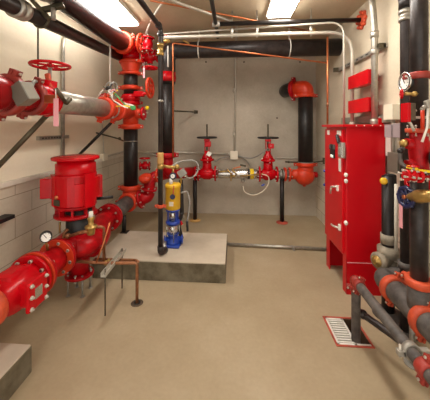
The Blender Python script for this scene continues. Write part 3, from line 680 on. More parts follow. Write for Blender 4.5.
# right: spool, elbow, riser 3
x3 = at(305.5, 130, Y=MY).x; z3 = at(306, 88, Y=MY).z
t = thing('pipe_elbow', 'orange globe-shaped elbow under the right black riser', 'pipe fitting', V(x3, MY, .78))
part('body', MB().ball(V(x3 - .02, MY, MZ - .02), .165, 28, (1, .95, .95)).cyl(V(x3 - .02, MY, MZ), V(x3 - .27, MY, MZ), .085, 24).cyl(V(x3, MY, MZ), V(x3, MY, MZ + .18), .125, 28), 'orange', t)
flange(t, V(x3 - .27, MY, MZ), X_, .12, .03, 6, 'orange', .011); flange(t, V(x3 - .34, MY, MZ), X_, .115, .03, 0, 'orange')
coupling(t, V(x3, MY, MZ + .17), Z_, .115, 'orange', .06, side=V(1, 0, 0))
part('plug', MB().lathe(V(x3 - .02, MY, MZ - .2), Z_, [(0, .02), (.03, .035), (.06, .035)], 12), 'orange', t)
part('side_plug', MB().cyl(V(x3 + .1, MY, MZ), V(x3 + .19, MY, MZ), .05, 16), 'red_body', t)
part('nipple', MB().cyl(V(x3 - .27, MY, MZ), V(v2l.x + .15, MY, MZ), .07, 20), 'galv_dull', t)
t = thing('riser_pipe', 'thick black riser at right of the back wall, below the orange elbow', 'pipe', V(x3, MY, 1.6))
part('pipe', MB().cyl(V(x3, MY, MZ + .16), V(x3, MY, z3 - .1), .118, 32), 'black', t)
t = thing('riser_clamp', 'thin steel band clamp with rods around the right black riser', 'clamp', V(x3, MY, at(306, 163, Y=MY).z)); zc = at(306, 163, Y=MY - .1).z
part('band', MB().ring(V(x3, MY, zc), Z_, .123, .007, 32, 8), 'galv_dull', t)
part('rod', MB().tube([V(x3 - .12, MY, zc), V(x3 - .33, MY + .02, zc)], .012), 'strut', t); part('rod', MB().tube([V(x3 + .12, MY, zc), V(XR, MY - .05, zc + .03)], .012), 'strut', t)
part('nut', MB().ball(V(x3 - .27, MY + .02, zc), .022, 10), 'strut', t); part('wall_plate', MB().obox(V(XR - .008, MY - .05, zc + .03), X_, Y_, .016, .06, .1), 'strut', t)
t = thing('pipe_elbow', 'orange elbow turning the right black riser into the back wall', 'pipe fitting', V(x3, MY, z3))
part('body', MB().tube([V(x3, MY, z3 - .14), V(x3, MY, z3 + .0), V(x3 - .17, MY + .12, z3 + .0)], .13, .15, 28), 'orange', t)
coupling(t, V(x3, MY, z3 - .13), Z_, .12, 'orange', .06, side=V(1, .1, 0)); coupling(t, V(x3 - .17, MY + .12, z3), V(-.8, .6, 0), .122, 'red_body', .07, side=V(0, 0, 1))
part('wall_stub', MB().tube([V(x3 - .17, MY + .12, z3), V(x3 - .24, MY + .19, z3), V(x3 - .26, YB, z3)], .115, .06, 28), 'black', t, 'black pipe stub into the wall')
# stands
def stand(px, label, ztop, fl='brass'):
    p = at(px, 221, Z=0); p = V(p.x, MY, 0) if abs(p.y - MY) < .4 else p
    x = at(px, 200, Y=MY).x; p = V(x, MY, 0)
    t = thing('pipe_stand', label, 'pipe stand', p, 'black stands under the backflow manifold')
    part('post', MB().cyl(p + Z_ * .01, p + Z_ * ztop, .036, 20), 'black', t)
    part('foot_plate', MB().lathe(p, Z_, [(0, .095), (.008, .095), (.014, .06), (.025, .045)], 28), 'rustframe' if px > 250 else 'tan', t)
    part('saddle', MB().ring(V(x, MY, MZ), X_, .085, .01, 24, 8), 'strut', t)
stand(195, 'black pipe stand on the floor at the left end of the backflow manifold', MZ - .07)
stand(282, 'black pipe stand on the floor right of the steel backflow barrel', MZ - .07)

# ------------------------------------------------------------------ conduits on the back wall and left wall
WY = YB - .025
def conduit(label, pts, r=.013, bend=.1, m='emt', cat='conduit', name='conduit', caps=()):
    P = [Vector(p) for p in pts]; t = thing(name, label, cat, P[0])
    part('tubing', MB().tube(P, r, bend, 14), m, t)
    for c, ax in caps:
        ax = Vector(ax).normalized(); part('connector', MB().lathe(Vector(c) - ax * .03, ax, [(0, r), (0, r * 1.3), (.02, r * 1.35), (.04, r * 1.35), (.06, r * 1.3), (.06, r)], 14), m, t)
    return t
jb_ = at(234, 155, Y=WY - .02)
t = thing('junction_box', 'square cream junction box on the back wall between gate valves', 'box', jb_)
part('box', MB().obox(jb_, X_, Y_, .13, .07, .145, bev=.006), 'cream', t); part('cover', MB().obox(jb_ - Y_ * .037, X_, Y_, .138, .006, .153, bev=.003), 'cream', t)
cz = at(190, 2, Z=2.97)
conduit('grey conduit arching off the ceiling and down the back wall to the cream box', [at(168, -2, Z=2.93), at(178, 3, Z=2.93), V(jb_.x + .03, 3.3, 2.93), V(jb_.x + .03, WY, 2.93), jb_ + V(0.01, .02, .07)], .017, .18, caps=[(at(234, 134, Y=WY), Z_), (at(234, 90, Y=WY), Z_)])
conduit('grey conduit low on the back wall left of the cream box', [V(XL + .03, WY, at(132, 152, Y=WY).z), V(at(160, 152, Y=WY).x, WY, at(160, 152, Y=WY).z), jb_ + V(-.06, .02, .015)], .019, .02, caps=[(jb_ + V(-.09, .02, .015), X_)])
conduit('second conduit sagging left from the cream box to the left gate valve', [jb_ + V(-.06, 0, -.03), at(220, 158, Y=WY - .05), at(216, 162, Y=MY + .2), at(211, 157, Y=MY - .02)], .011, .12, 'flex')
conduit('grey flexible conduit curving right from the cream box', [jb_ + V(.06, 0, -.03), at(243, 158, Y=WY - .02), at(249, 163, Y=WY - .05), at(252, 172, Y=MY + .15)], .012, .12, 'greybox')
conduit('pale flexible conduit rising to the right gate valve switch', [jb_ + V(.06, 0, -.01), at(250, 159, Y=WY - .1), at(260, 155, Y=MY), at(268, 148, Y=MY - .06)], .011, .2, 'flex')
conduit('thin grey conduit low on the back wall right side', [at(276, 158, Y=WY), V(XR - .03, WY, at(276, 158, Y=WY).z)], .01, .02)
xw = XL + .03; yw = at(63, 120, X=xw).y
conduit('vertical grey conduit on the left wall, bent over at the top', [V(xw, yw, ZB + .02), V(xw, yw, at(63, 40, X=xw).z + .1), at(76, 30, Z=2.95), at(86, 28, Z=ZC - .01)], .02, .22, 'galv', caps=[(V(xw, yw, at(63, 92, X=xw).z), Z_)])
t = thing('wall_strut', 'short slotted steel strut fixed on the left wall behind the conduit', 'bracket', at(50, 138, X=XL + .02))
a = at(38, 138.5, X=XL + .02); b = at(68, 136.5, X=XL + .02)
part('channel', MB().box((XL, a.y, a.z - .02), (XL + .035, b.y, a.z + .02)), 'galv', t)
for i in range(7):
    y = a.y + .04 + i * .045; part('slot', MB().box((XL + .034, y, a.z - .006), (XL + .0365, y + .022, a.z + .006)), 'rubber', t)
part('strap', MB().ring(V(xw + .005, yw, a.z), Z_, .024, .006, 16, 8), 'galv_dull', t)
t = thing('junction_box', 'small pale box at the far end of the left wall ledge', 'box', at(104, 156, X=XL + .03))
a = at(104, 157, X=XL + .03); part('box', MB().obox(a, X_, Y_, .06, .14, .11, bev=.006), 'cream', t); part('conduit_run', MB().tube([a + Y_ * .05, V(XL + .05, YB - .1, a.z + .02), V(XL + .2, WY, a.z + .02), at(160, 156, Y=WY)], .016, .1), 'emt', t)
conduit('thin grey conduit rising from small pale box on the left wall', [a + V(0, 0, .05), V(XL + .02, a.y, a.z + .18), V(XL + .02, a.y - .05, at(97, 110, X=XL + .02).z)], .009, .08)
t = thing('wall_peg', 'dark steel bar end sticking out from the block wall at left', 'bar', at(0, 219, X=XL))
a = at(0, 219.5, X=XL + .04); part('bar', MB().obox(V(XL + .05, a.y - .02, a.z), Y_, X_, .22, .1, .035, bev=.005), 'rubber', t)

# ceiling runs
ZK = 2.7
k1 = at(350, 60, X=XR - .06); KY = 3.18
zw = at(200, 36.5, Y=KY).z; xk = at(351, 80, Y=KY).x
conduit('thick pale conduit crossing the room and bending down to the red cabinet', [V(at(162, 37, Y=KY).x, KY, zw), V(xk, KY - .03, zw), V(xk, KY - .35, 1.64)][:2] + [V(xk, KY - .03, zw), V(xk, KY - .03, 1.64)][1:], .022, .26, 'emt', caps=[(V(xk, KY - .03, 1.64), Z_)])
K2 = 3.05
x2 = at(342, 80, Y=K2 + .05).x; z2 = at(300, 23, Y=K2).z
conduit('thin pale conduit crossing above the thick one, bending down to the cabinet top', [V(at(160, 26, Y=K2 + .2).x, K2 + .3, z2 + .02), V(x2, K2 - .0, z2), V(x2, K2 - .0, 1.64)], .012, .16, 'emt')
XC = XR - .1; pc2 = at(374.5, 80, X=XC)
conduit('fat galvanised conduit rising from the red cabinet to the ceiling', [V(XC, pc2.y, 1.64), V(XC, pc2.y, 2.62), V(XC - .06, pc2.y - .03, ZC)], .03, .15, 'galv',
        caps=[(V(XC, pc2.y, at(374, 35, X=XC).z), Z_), (V(XC, pc2.y, at(374, 52, X=XC).z), Z_), (V(XC, pc2.y, 1.66), Z_)])
# strut on right wall
t = thing('wall_strut', 'long slotted strut on the right wall above the red boxes', 'bracket', at(360, 62, X=XR - .02))
a = at(339, 69, X=XR - .02); b = at(386, 47, X=XR - .02); z = (a.z + b.z) / 2
part('channel', MB().box((XR - .04, b.y, z - .02), (XR, a.y, z + .02)), 'galv_dull', t)
part('end_bracket', MB().obox(V(XR - .06, a.y - .02, z), X_, Y_, .08, .03, .06), 'strut', t); part('end_bracket', MB().obox(V(XR - .05, b.y + .02, z), X_, Y_, .06, .04, .05), 'strut', t)
for i in range(8): part('slot', MB().box((XR - .0415, b.y + .08 + i * .11, z - .007), (XR - .039, b.y + .13 + i * .11, z + .007)), 'rubber', t)
# black sprinkler pipes
SY = at(363, 20, X=XR).y; SZ = at(363, 20, X=XR).z
sx = at(216, 24, Y=SY + .05).x
t = thing('sprinkler_pipe', 'slim black pipe under the ceiling ending at a red wall flange', 'pipe', V(.5, SY, SZ))
part('pipe', MB().tube([V(sx - .02, SY, SZ), V(XR, SY, SZ)], .026, 0, 16), 'black', t)
fg = MB().lathe(V(XR - .03, SY, SZ), X_, [(0, .05), (.01, .085), (.03, .085)], 24)
for i in range(8):
    a = 2 * PI * i / 8; fg.ball(V(XR - .02, SY + .09 * math.cos(a), SZ + .09 * math.sin(a)), .022, 10)
part('wall_flange', fg, 'rust_orange', t, 'red scalloped flange')
part('tee', MB().cyl(V(sx - .04, SY, SZ), V(sx + .05, SY, SZ), .036, 16), 'galv_dull', t)
t = thing('branch_pipe', 'slim black pipe slanting forward overhead at top centre', 'pipe', V(sx, SY, SZ))
e0 = V(sx + .0, SY + .45, SZ); 
part('pipe', MB().tube([V(sx, YF, SZ), V(sx, SY + .42, SZ)], .023, 0, 16), 'black', t)
part('elbow', MB().ball(V(sx, SY + .42, SZ), .035, 14), 'black', t)
for (px, nm) in ((232, 'left'), (257, 'middle'), (311, 'right')):
    x = at(px, 30, Y=KY).x
    t = thing('pipe_hanger', 'small threaded hanger over the pale conduit, %s of three' % nm, 'hanger', V(x, KY, zw), 'hangers over the pale conduit')
    part('rod', MB().cyl(V(x, KY, zw + .03), V(x, KY, ZC), .006, 8), 'galv_dull', t); part('clip', MB().ring(V(x, KY - .0, zw), X_, .026, .006, 18, 8).lathe(V(x, KY, zw + .03), Z_, [(0, .016), (.05, .016)], 8), 'white', t)
conduit('pale curved conduit near the ceiling between the light and the hanging pipe', [at(163, 2, Z=2.98), at(158, 9, Z=2.95), at(150, 22, Y=3.5), at(146, 34, Y=3.6)], .013, .12, 'white')
# copper
t = thing('copper_tube', 'upper bright copper tube slanting across below the ceiling', 'copper tube', at(240, 15, Z=2.92))
part('tube', MB().tube([at(150, 0.5, Z=2.95), at(312, 31.5, Z=2.93)], .011, 0, 12), 'copper', t); part('valve', MB().obox(at(313, 30, Y=3.45), X_, Y_, .06, .03, .04, bev=.008), 'brass', t)
CY = 3.5
ca, cb_ = at(173, 43, Y=CY), at(327, 63, Y=CY - .1)
t = thing('copper_tube', 'copper tube from the second riser slanting down to the right wall drop', 'copper tube', at(240, 52, Y=CY))
part('tube', MB().tube([at(173, 158, Y=CY), ca, cb_], .011, .03, 12), 'copper', t); part('tie', MB().obox(at(186, 42, Y=CY), V(1, 0, -.6), Y_, .1, .014, .02), 'brass', t)
cx3 = at(327.5, 90, Y=CY - .15)
t = thing('copper_tube', 'vertical copper tube dropping behind the red cabinet', 'copper tube', cx3)
part('tube', MB().tube([V(cx3.x, cx3.y, at(327, 37, Y=cx3.y).z), V(cx3.x, cx3.y, 1.645)], .012, 0, 12), 'copper', t); part('joint', MB().cyl(V(cx3.x, cx3.y, 1.87), V(cx3.x, cx3.y, 1.92), .016, 12), 'copper_dull', t)
t = thing('brace_rod', 'short black rod reaching from second riser to the back wall', 'rod', at(185, 112, Y=4.3))
part('rod', MB().tube([V(r2x + .1, BY, at(174, 111, Y=BY).z), at(196, 112, Y=WY - .01)], .013), 'strut', t); part('wall_plate', MB().obox(at(196, 112, Y=YB - .008), X_, Y_, .07, .016, .06), 'strut', t)

# ------------------------------------------------------------------ red pump controller cabinet
CX0, CX1, CY0, CY1, CZ1 = 1.08, 1.455, 2.59, 3.13, 1.62
t = thing('controller_cabinet', 'tall red metal pump controller cabinet on legs by the right wall', 'cabinet', V(1.28, 2.83, 0))
part('body', MB().box((CX0 + .012, CY0, .34), (CX1, CY1, CZ1), bev=.006), 'cabinet', t)
part('top_lid', MB().box((CX0 - .03, CY0 - .025, CZ1 - .005), (CX1 + .02, CY1 + .04, CZ1 + .02), bev=.003), 'cabinet', t)
lz = .345
for (y0, y1) in ((CY0, CY0 + .085), (CY1 - .1, CY1)):
    part('leg', MB().box((CX0 + .012, y0, 0), (CX0 + .02, y1, lz)).box((CX0 + .012, (y0 if y0 == CY0 else y1 - .008), 0), (CX1, (y0 + .008 if y0 == CY0 else y1), lz)).box((CX1 - .06, y0, 0), (CX1, y1, lz)), 'cabinet', t)
part('side_seam', MB().box((CX0 + .02, CY0 - .003, .305), (CX1 - .004, CY0 + .002, .312)), 'pink', t, 'thin pale seam line on the near side')
dr = part('door', MB().box((CX0 - .006, CY0 + .055, .37), (CX0 + .014, CY1 - .004, CZ1 - .03), bev=.004), 'cabinet', t)
DXF = CX0 - .006
def ondoor(px, py, sy, sz, m, name, sx=.012, lab=None, par=None):
    p = at(px, py, X=DXF); return part(name, MB().obox(V(DXF - sx / 2, p.y, p.z), X_, Y_, sx, sy, sz, bev=min(.004, sx * .3)), m, par or dr, lab)
ondoor(328.5, 132.5, .07, .05, 'white', 'label_sticker', .003); ondoor(339, 133, .1, .05, 'white', 'label_sticker', .003)
ondoor(333, 151, .12, .145, 'rubber', 'display_panel', .012, 'black control panel with meters')
for (a_, b_) in ((331.2, 147), (334.8, 147)): ondoor(a_, b_, .035, .05, 'dusty', 'meter', .018)
ondoor(333, 156, .07, .03, 'display', 'screen', .018)
ondoor(343.5, 150, .09, .15, 'steel', 'disconnect_box', .035, 'chrome steel switch box')
ondoor(343.5, 151, .045, .07, 'galv_dull', 'latch_plate', .045)
p = at(338, 139, X=DXF - .03); part('disconnect_lever', MB().obox(p, V(0, .5, .8), X_, .1, .035, .025, bev=.008), 'rubber', dr, 'black lever')
p = at(340.5, 141, X=DXF - .02); part('lever_guard', MB().obox(p + V(0, .05, 0), V(0, .4, .8), X_, .1, .02, .06, bev=.004), 'red', dr)
ondoor(340, 165, .055, .13, 'white', 'tag_card', .004, 'white paper tag')
for (px, py) in ((336.5, 188), (338.5, 226.5)):
    p = at(px, py, X=DXF)
    part('handle', MB().tube([V(DXF, p.y - .03, p.z + .02), V(DXF - .035, p.y, p.z + .015), V(DXF - .04, p.y + .04, p.z + .005), V(DXF - .04, p.y + .055, p.z - .07)] if py < 200 else [V(DXF, p.y - .05, p.z), V(DXF - .05, p.y + .01, p.z), V(DXF - .05, p.y + .06, p.z)], .01, .02, 10), 'bolt', dr, 'chrome handle')
    part('keeper', MB().obox(V(DXF - .01, p.y - .05, p.z + .01), X_, Y_, .02, .03, .06, bev=.004), 'white', dr)
for py in (175, 181, 223): 
    p = at(347, py, X=CX0 + .01); part('latch', MB().ball(V(CX0, p.y, p.z), .02, 12, (.9, 1, 1.1)), 'white', t, 'white latch')
for py in (171, 185):
    p = at(323.5, py, Y=CY1 + .0); part('hinge_knob', MB().ball(V(CX0 - .005, CY1 + .012, p.z), .016, 10), 'blue', t, 'blue knob')
for px in (355, 363, 371, 379):
    p = at(px, 127, Y=CY0); part('rivet', MB().ball(V(p.x, CY0 - .026, CZ1 + .008), .006, 8), 'white', t)
part('solenoid', MB().tube([V(1.25, 2.96, .35), V(1.25, 2.96, .2), V(1.3, 2.96, .14)], .018, .03), 'brass', t, 'brass drain valve beneath the cabinet')
t = thing('wireway', 'grey metal cable trough on the right wall just above the red cabinet', 'trough', V(1.48, 2.8, 1.7))
a = at(346, 118, X=XR - .03); b = at(388, 118, X=XR - .03)
part('trough', MB().box((XR - .05, b.y, 1.655), (XR, a.y + .1, 1.735), bev=.004), 'greybox', t); part('cover', MB().box((XR - .054, b.y + .01, 1.66), (XR - .05, a.y + .08, 1.73)), 'greybox', t)
t = thing('conduit_nub', 'stubby red fitting on the back edge of the cabinet top', 'fitting', V(1.43, 2.7, 1.62))
p = at(380, 120, Y=2.66); part('body', MB().box((p.x - .025, 2.64, 1.62), (p.x + .025, 2.7, 1.70), bev=.004), 'red', t); part('nut', MB().lathe(V(p.x, 2.67, 1.70), Z_, [(0, .02), (.015, .02)], 6), 'galv', t)
# red relay boxes
def relay(y0, y1, label):
    a = at(349, y0, X=1.36); b = at(369, y0, X=1.36); h = a.z - at(349, y1, X=1.36).z
    c = V(1.40, (a.y + b.y) / 2, a.z - h / 2)
    t = thing('relay_box', label, 'box', c, 'bright red boxes on the right wall')
    part('box', MB().obox(c, X_, Y_, .09, a.y - b.y, h, bev=.004), 'red', t)
    part('cover', MB().obox(c - X_ * .047, X_, Y_, .006, a.y - b.y + .006, h + .006, bev=.002), 'red', t)
    part('wall_bracket', MB().obox(c + X_ * .07, X_, Y_, .06, (a.y - b.y) * .6, h * .5), 'red_body', t)
    return t
r1 = relay(77.5, 89.5, 'upper of the two bright red boxes on the right wall')
b2 = at(349, 101.5, X=1.36); dup(r1, V(1.40, r1.location.y, r1.location.z - (at(349, 77.5, X=1.36).z - b2.z)), 'lower of the two bright red boxes, just above the cabinet')

# ------------------------------------------------------------------ right: sprinkler risers
R1 = at(406, 130, X=1.36); R1 = V(1.36, R1.y, 0)
t = thing('riser_pipe', 'slimmer black riser with a silver collar against the right wall', 'pipe', R1)
part('pipe', MB().tube([R1 + Z_ * .02, R1 + Z_ * 2.62, R1 + V(-.05, -.02, 2.72), R1 + V(-.05, -.02, ZC)], .04, .04, 22), 'mill', t)
z = at(405, 15, Y=R1.y).z
part('collar', MB().lathe(R1 + Z_ * (z - .05), Z_, [(0, .041), (0, .05), (.03, .052), (.03, .045), (.06, .045), (.06, .052), (.09, .05), (.09, .041)], 20), 'galv', t, 'silver grooved collar')
part('elbow', MB().tube([R1 + Z_ * 2.55, R1 + Z_ * 2.64, R1 + V(-.05, -.02, 2.72), R1 + V(-.05, -.02, 2.78)], .05, .04, 20), 'mill', t)
part('base_ring', MB().lathe(R1 + Z_ * at(402, 268, Y=R1.y).z, Z_, [(0, .041), (0, .055), (.05, .055), (.05, .041)], 20), 'dusty', t)
part('foot', MB().lathe(R1, Z_, [(0, .09), (.01, .09), (.02, .05)], 20), 'dusty', t)
R2 = at(419, 130, X=1.22); R2 = V(1.22, R2.y, 0); RZ = .385
t = thing('riser_pipe', 'thicker black riser nearest the right edge, through the red alarm valve', 'pipe', R2)
part('pipe', MB().cyl(R2 + Z_ * (RZ + .08), R2 + Z_ * 1.33, .05, 26).cyl(R2 + Z_ * 1.6, R2 + Z_ * ZC, .05, 26), 'mill', t)
coupling(t, R2 + Z_ * at(418, 76, Y=R2.y).z, Z_, .05, 'brick', .045, side=V(1, -.3, 0))
coupling(t, R2 + Z_ * .60, Z_, .062, 'rust_orange', .05, side=V(.6, -1, 0))
part('bracket', MB().obox(R2 + V(.1, 0, at(418, 76, Y=R2.y).z), X_, Y_, .3, .03, .035), 'rust_orange', t)
# alarm valve
zt = at(416, 129, Y=R2.y).z; zm = at(416, 172, Y=R2.y).z
t = thing('alarm_valve', 'red cast alarm valve body with flanged top on the right riser', 'valve', R2 + Z_ * 1.5)
part('body', MB().lathe(R2 + Z_ * zm, Z_, [(0, .055), (.02, .056), (.07, .052), (.13, .058), (.19, .06), (.22, .052), (zt - zm, .058)], 28).cyl(R2 + V(0, 0, zm + .17), R2 + V(-.09, -.01, zm + .19), .034, 16).cyl(R2 + V(0, 0, zm + .06), R2 + V(-.085, -.01, zm + .05), .03, 16), 'red_body', t)
flange(t, R2 + Z_ * (zt - .01), Z_, .076, .028, 6, 'rust_orange', .006); flange(t, R2 + Z_ * (zm + .03 - .05), Z_, .07, .02, 6, 'red_body', .006)
part('clapper_cover', MB().lathe(R2 + V(.02, -.07, zm + .1), V(.9, -1, 0), [(0, .04), (.015, .044), (.03, .04), (.035, .02)], 24), 'rubber', t, 'dark round cover')
part('plug', MB().lathe(R2 + V(-.09, -.01, zm + .19), V(-1, 0, 0), [(0, .025), (.02, .025), (.02, .014), (.035, .014)], 10), 'brass', t)
t = thing('trim_pipe', 'bright orange vertical trim pipe above the red alarm valve', 'pipe', at(423, 115, Y=R2.y - .1))
q = at(422.5, 112, Y=R2.y - .09); part('pipe', MB().cyl(at(422.5, 129, Y=R2.y - .09), at(422.5, 109, Y=R2.y - .09), .011, 12), 'orange', t); part('cap', MB().ball(at(422.5, 109, Y=R2.y - .09), .014, 10), 'galv', t)
t = thing('trim_pipe', 'pale grey bent trim pipes around the top of the alarm valve', 'pipe', at(412, 118, Y=R2.y))
part('pipe', MB().tube([at(430, 117.5, Y=R2.y - .08), at(407, 117.5, Y=R2.y - .08), at(405, 116, Y=R2.y - .07), at(416, 110, Y=R2.y - .08)], .009, .02, 10), 'emt', t)
part('pipe', MB().tube([at(405, 117, Y=R2.y - .08), at(411, 124, Y=R2.y - .08), at(414, 131, Y=R2.y - .08)], .009, .02, 10), 'emt', t)
part('pipe', MB().tube([at(428, 108, Y=R2.y - .12), at(427, 128, Y=R2.y - .12), at(422, 142, Y=R2.y - .12)], .007, .02, 10), 'white', t, 'white tube')
part('fitting', MB().obox(at(428, 104, Y=R2.y - .12), V(1, 0, .3), Y_, .035, .03, .05, bev=.008).ball(at(424, 107, Y=R2.y - .12), .012, 10), 'galv_dull', t)
t = thing('trim_pipe', 'dark bent hose-like pipe left of the alarm valve body', 'pipe', at(402, 160, Y=R2.y))
part('pipe', MB().tube([at(407, 146, Y=R2.y), at(400, 150, Y=R2.y), at(400, 163, Y=R2.y), at(410, 170, Y=R2.y - .05), at(430, 172, Y=R2.y - .07)], .013, .05, 12), 'dusty', t)
part('elbow', MB().ball(at(400.5, 151, Y=R2.y), .02, 12), 'black', t)
part('valve', MB().obox(at(412, 168, Y=R2.y - .09), V(1, 0, -.3), Y_, .05, .03, .02).obox(at(424, 171, Y=R2.y - .1), V(1, 0, -.1), Y_, .07, .02, .016), 'bright_yellow', t, 'yellow handled valve')
small_valve('small red angle valve just below the alarm valve body', at(413, 176, Y=R2.y - .1), V(1, 0, -.1), .03, .028, 'red', 'red', Z_, .06, name='angle_valve')
# gauge and red small wheel
gc = at(406.5, 82, Y=R2.y + .04)
t = thing('pressure_gauge', 'white faced gauge standing between the two right risers', 'gauge', gc)
gauge(t, gc, V(-1, .05, 0), .062); part('bezel', MB().ring(gc - X_ * .012, X_, .062, .006, 24, 8), 'steel', t); part('stem', MB().tube([gc - Z_ * .05, gc - Z_ * .08, gc + V(.05, 0, -.08)], .008), 'brass', t)
t = thing('angle_valve', 'little brass valve with a red wheel below the white gauge', 'valve', at(401, 93.5, Y=R2.y))
a = at(401.5, 94, Y=R2.y - .03)
part('body', MB().tube([a + V(.02, 0, 0), a + V(.1, 0, .0)], .01).ball(a + V(.08, 0, .0), .018, 10), 'brass', t); wheel(t, a, V(1, -.4, 0), .026, .007, 4, 'red')
t = thing('pull_station', 'red and black switch box on the riser below the small red wheel', 'switch', at(405, 110, Y=R2.y + .1))
a = at(410.5, 112, Y=R2.y - .08)
part('box', MB().obox(a + V(-.005, 0, 0), X_, Y_, .04, .06, .11, bev=.006), 'stain', t); part('cover', MB().obox(a + V(-.035, -.01, -.005), X_, Y_, .02, .07, .12, bev=.004), 'red', t)
# electrical boxes left of it
XA = XR - .05
def wbox(name, label, px0, px1, py0, py1, m, X=XA, dep=.08, grp=None, lid=None):
    a = at(px0, py0, X=X); b = at(px1, py0, X=X); h = a.z - at((px0 + px1) / 2, py1, X=X).z
    yv_ = (a.y + b.y) / 2; c = V(XR - dep / 2, yv_, at((px0 + px1) / 2, (py0 + py1) / 2, X=XR - dep).z)
    a = at(px0, py0, X=XR - dep); b = at(px1, py0, X=XR - dep); c.y = (a.y + b.y) / 2
    t = thing(name, label, 'box', c, grp); part('box', MB().obox(c, X_, Y_, dep, a.y - b.y, h, bev=.005), m, t)
    part('cover', MB().obox(c - X_ * (dep / 2 + .002), X_, Y_, .006, (a.y - b.y) * 1.02, h * 1.02, bev=.002), lid or m, t); return t
wbox('junction_box', 'cream junction box right of the cabinet top', 384, 393, 105, 119, 'cream', dep=.1)
wbox('junction_box', 'left of two lavender-grey boxes right of the cabinet', 385, 391.5, 125, 137, 'lavender', dep=.12)
wbox('junction_box', 'right of two lavender-grey boxes, nearer the risers', 393.5, 401, 124, 137, 'lavender', dep=.15)
wbox('junction_box', 'green-grey junction box beside the cabinet above the yellow knob', 388, 398, 153, 172, 'greybox_dark', dep=.13)
conduit('pale vertical conduit linking the boxes beside the cabinet', [at(393, 110, X=XR - .06), at(393, 160, X=XR - .06)], .017, 0, 'emt')
wbox('cable_duct', 'white vertical cable duct behind the boxes beside the cabinet', 386, 391, 137, 156, 'white', dep=.05)
conduit('tall pale conduit running down beside the black pipe, right of the cabinet', [at(396, 184, X=1.36), at(396, 262, X=1.36)], .013, 0, 'ledge')
# pipe 3
R3 = at(388, 300, X=1.33); R3 = V(1.33, R3.y, 0); zz = lambda py: at(388, py, Y=R3.y).z
t = thing('drain_riser', 'scuffed black pipe with pale collars between the cabinet and the risers', 'pipe', R3)
part('pipe', MB().cyl(R3 + Z_ * .02, R3 + Z_ * zz(176), .048, 24), 'black', t)
part('collar', MB().lathe(R3 + Z_ * zz(243), Z_, [(0, .049), (0, .058), (.08, .058), (.08, .049)], 24), 'putty', t)
part('tee_body', MB().lathe(R3 + Z_ * zz(274), Z_, [(0, .05), (.0, .066), (.12, .066), (.13, .06), (.15, .06), (.155, .082), (.23, .082), (.245, .06)], 28), 'putty', t)
part('foot', MB().lathe(R3, Z_, [(0, .12), (.015, .12), (.02, .07), (.04, .06)], 28), 'dusty', t)
tc_ = at(371, 261, Y=R3.y - .06)
bk = part('branch_cap', MB().lathe(R3 + V(-.01, -.02, tc_.z), (tc_ - (R3 + Z_ * tc_.z)).normalized(), [(0, .05), (.07, .055), (.08, .07), (.115, .07), (.12, .05)], 28), 'putty', t, 'pale round branch outlet')
ax = (tc_ - (R3 + Z_ * tc_.z)).normalized(); part('brass_plug', MB().lathe(R3 + V(-.01, -.02, tc_.z) + ax * .11, ax, [(0, .045), (.02, .045), (.022, .018), (.035, .018)], 24), 'brass', bk, 'brass plug')
part('lower_collar', MB().lathe(R3 + Z_ * zz(288), Z_, [(0, .049), (0, .06), (.06, .06), (.06, .049)], 24), 'dusty', t)
k = at(383.5, 181, Y=R3.y - .02)
t = thing('lever_valve', 'round yellow knob valve at the top of the scuffed black pipe', 'valve', k)
part('knob', MB().lathe(k, V(-.4, -1, .1), [(0, .026), (.008, .03), (.022, .028), (.026, .012)], 20), 'yellow', t); part('body', MB().obox(k + V(.06, .01, .0), X_, Y_, .085, .06, .12, bev=.015), 'rubber', t)
k = at(406, 197, X=1.15)
t = thing('globe_valve', 'brass valve with a dark blue scalloped handwheel, right of the cabinet', 'valve', k)
wax = V(-1, -.15, .05).normalized()
_, u, v = frame(wax); hw = MB().ring(k, wax, .06, .013, 32, 8).lathe(k - wax * .006, wax, [(0, .03), (.012, .03)], 16)
for i in range(8):
    a = 2 * PI * i / 8; d = u * math.cos(a) + v * math.sin(a); hw.tube([k, k + d * .06], .01, 0, 8).ball(k + d * .067, .012, 10)
part('handwheel', hw, 'navy', t, 'dark blue wheel'); part('wheel_nut', MB().lathe(k + wax * .008, wax, [(0, .014), (.012, .014)], 6), 'copper', t)
e = at(430, 196, X=1.17)
bx = (e - k).normalized()
part('body', MB().lathe(k, bx, [(0, .01), (.03, .01), (.03, .02), (.05, .022), (.055, .027), (.085, .027), (.09, .038), (.12, .042), (.16, .038), (.25, .03)], 24), 'brass', t)
t = thing('hanging_tag', 'long pale pink tag hanging below the blue handwheel', 'tag', at(402, 215, X=1.2))
a = at(401, 215, X=1.24); part('card', MB().obox(a, V(0, 1, 0), X_, .035, .003, .19), 'pink', t); part('string', MB().tube([a + Z_ * .09, k + bx * .06], .003, 0, 6), 'white', t)
small_valve('red valve tucked between the alarm valve and the brass valve', at(420, 184, X=1.26), V(0, 1, 0), .04, .045, 'red_body', 'red', V(-1, 0, .4), .06, name='angle_valve')

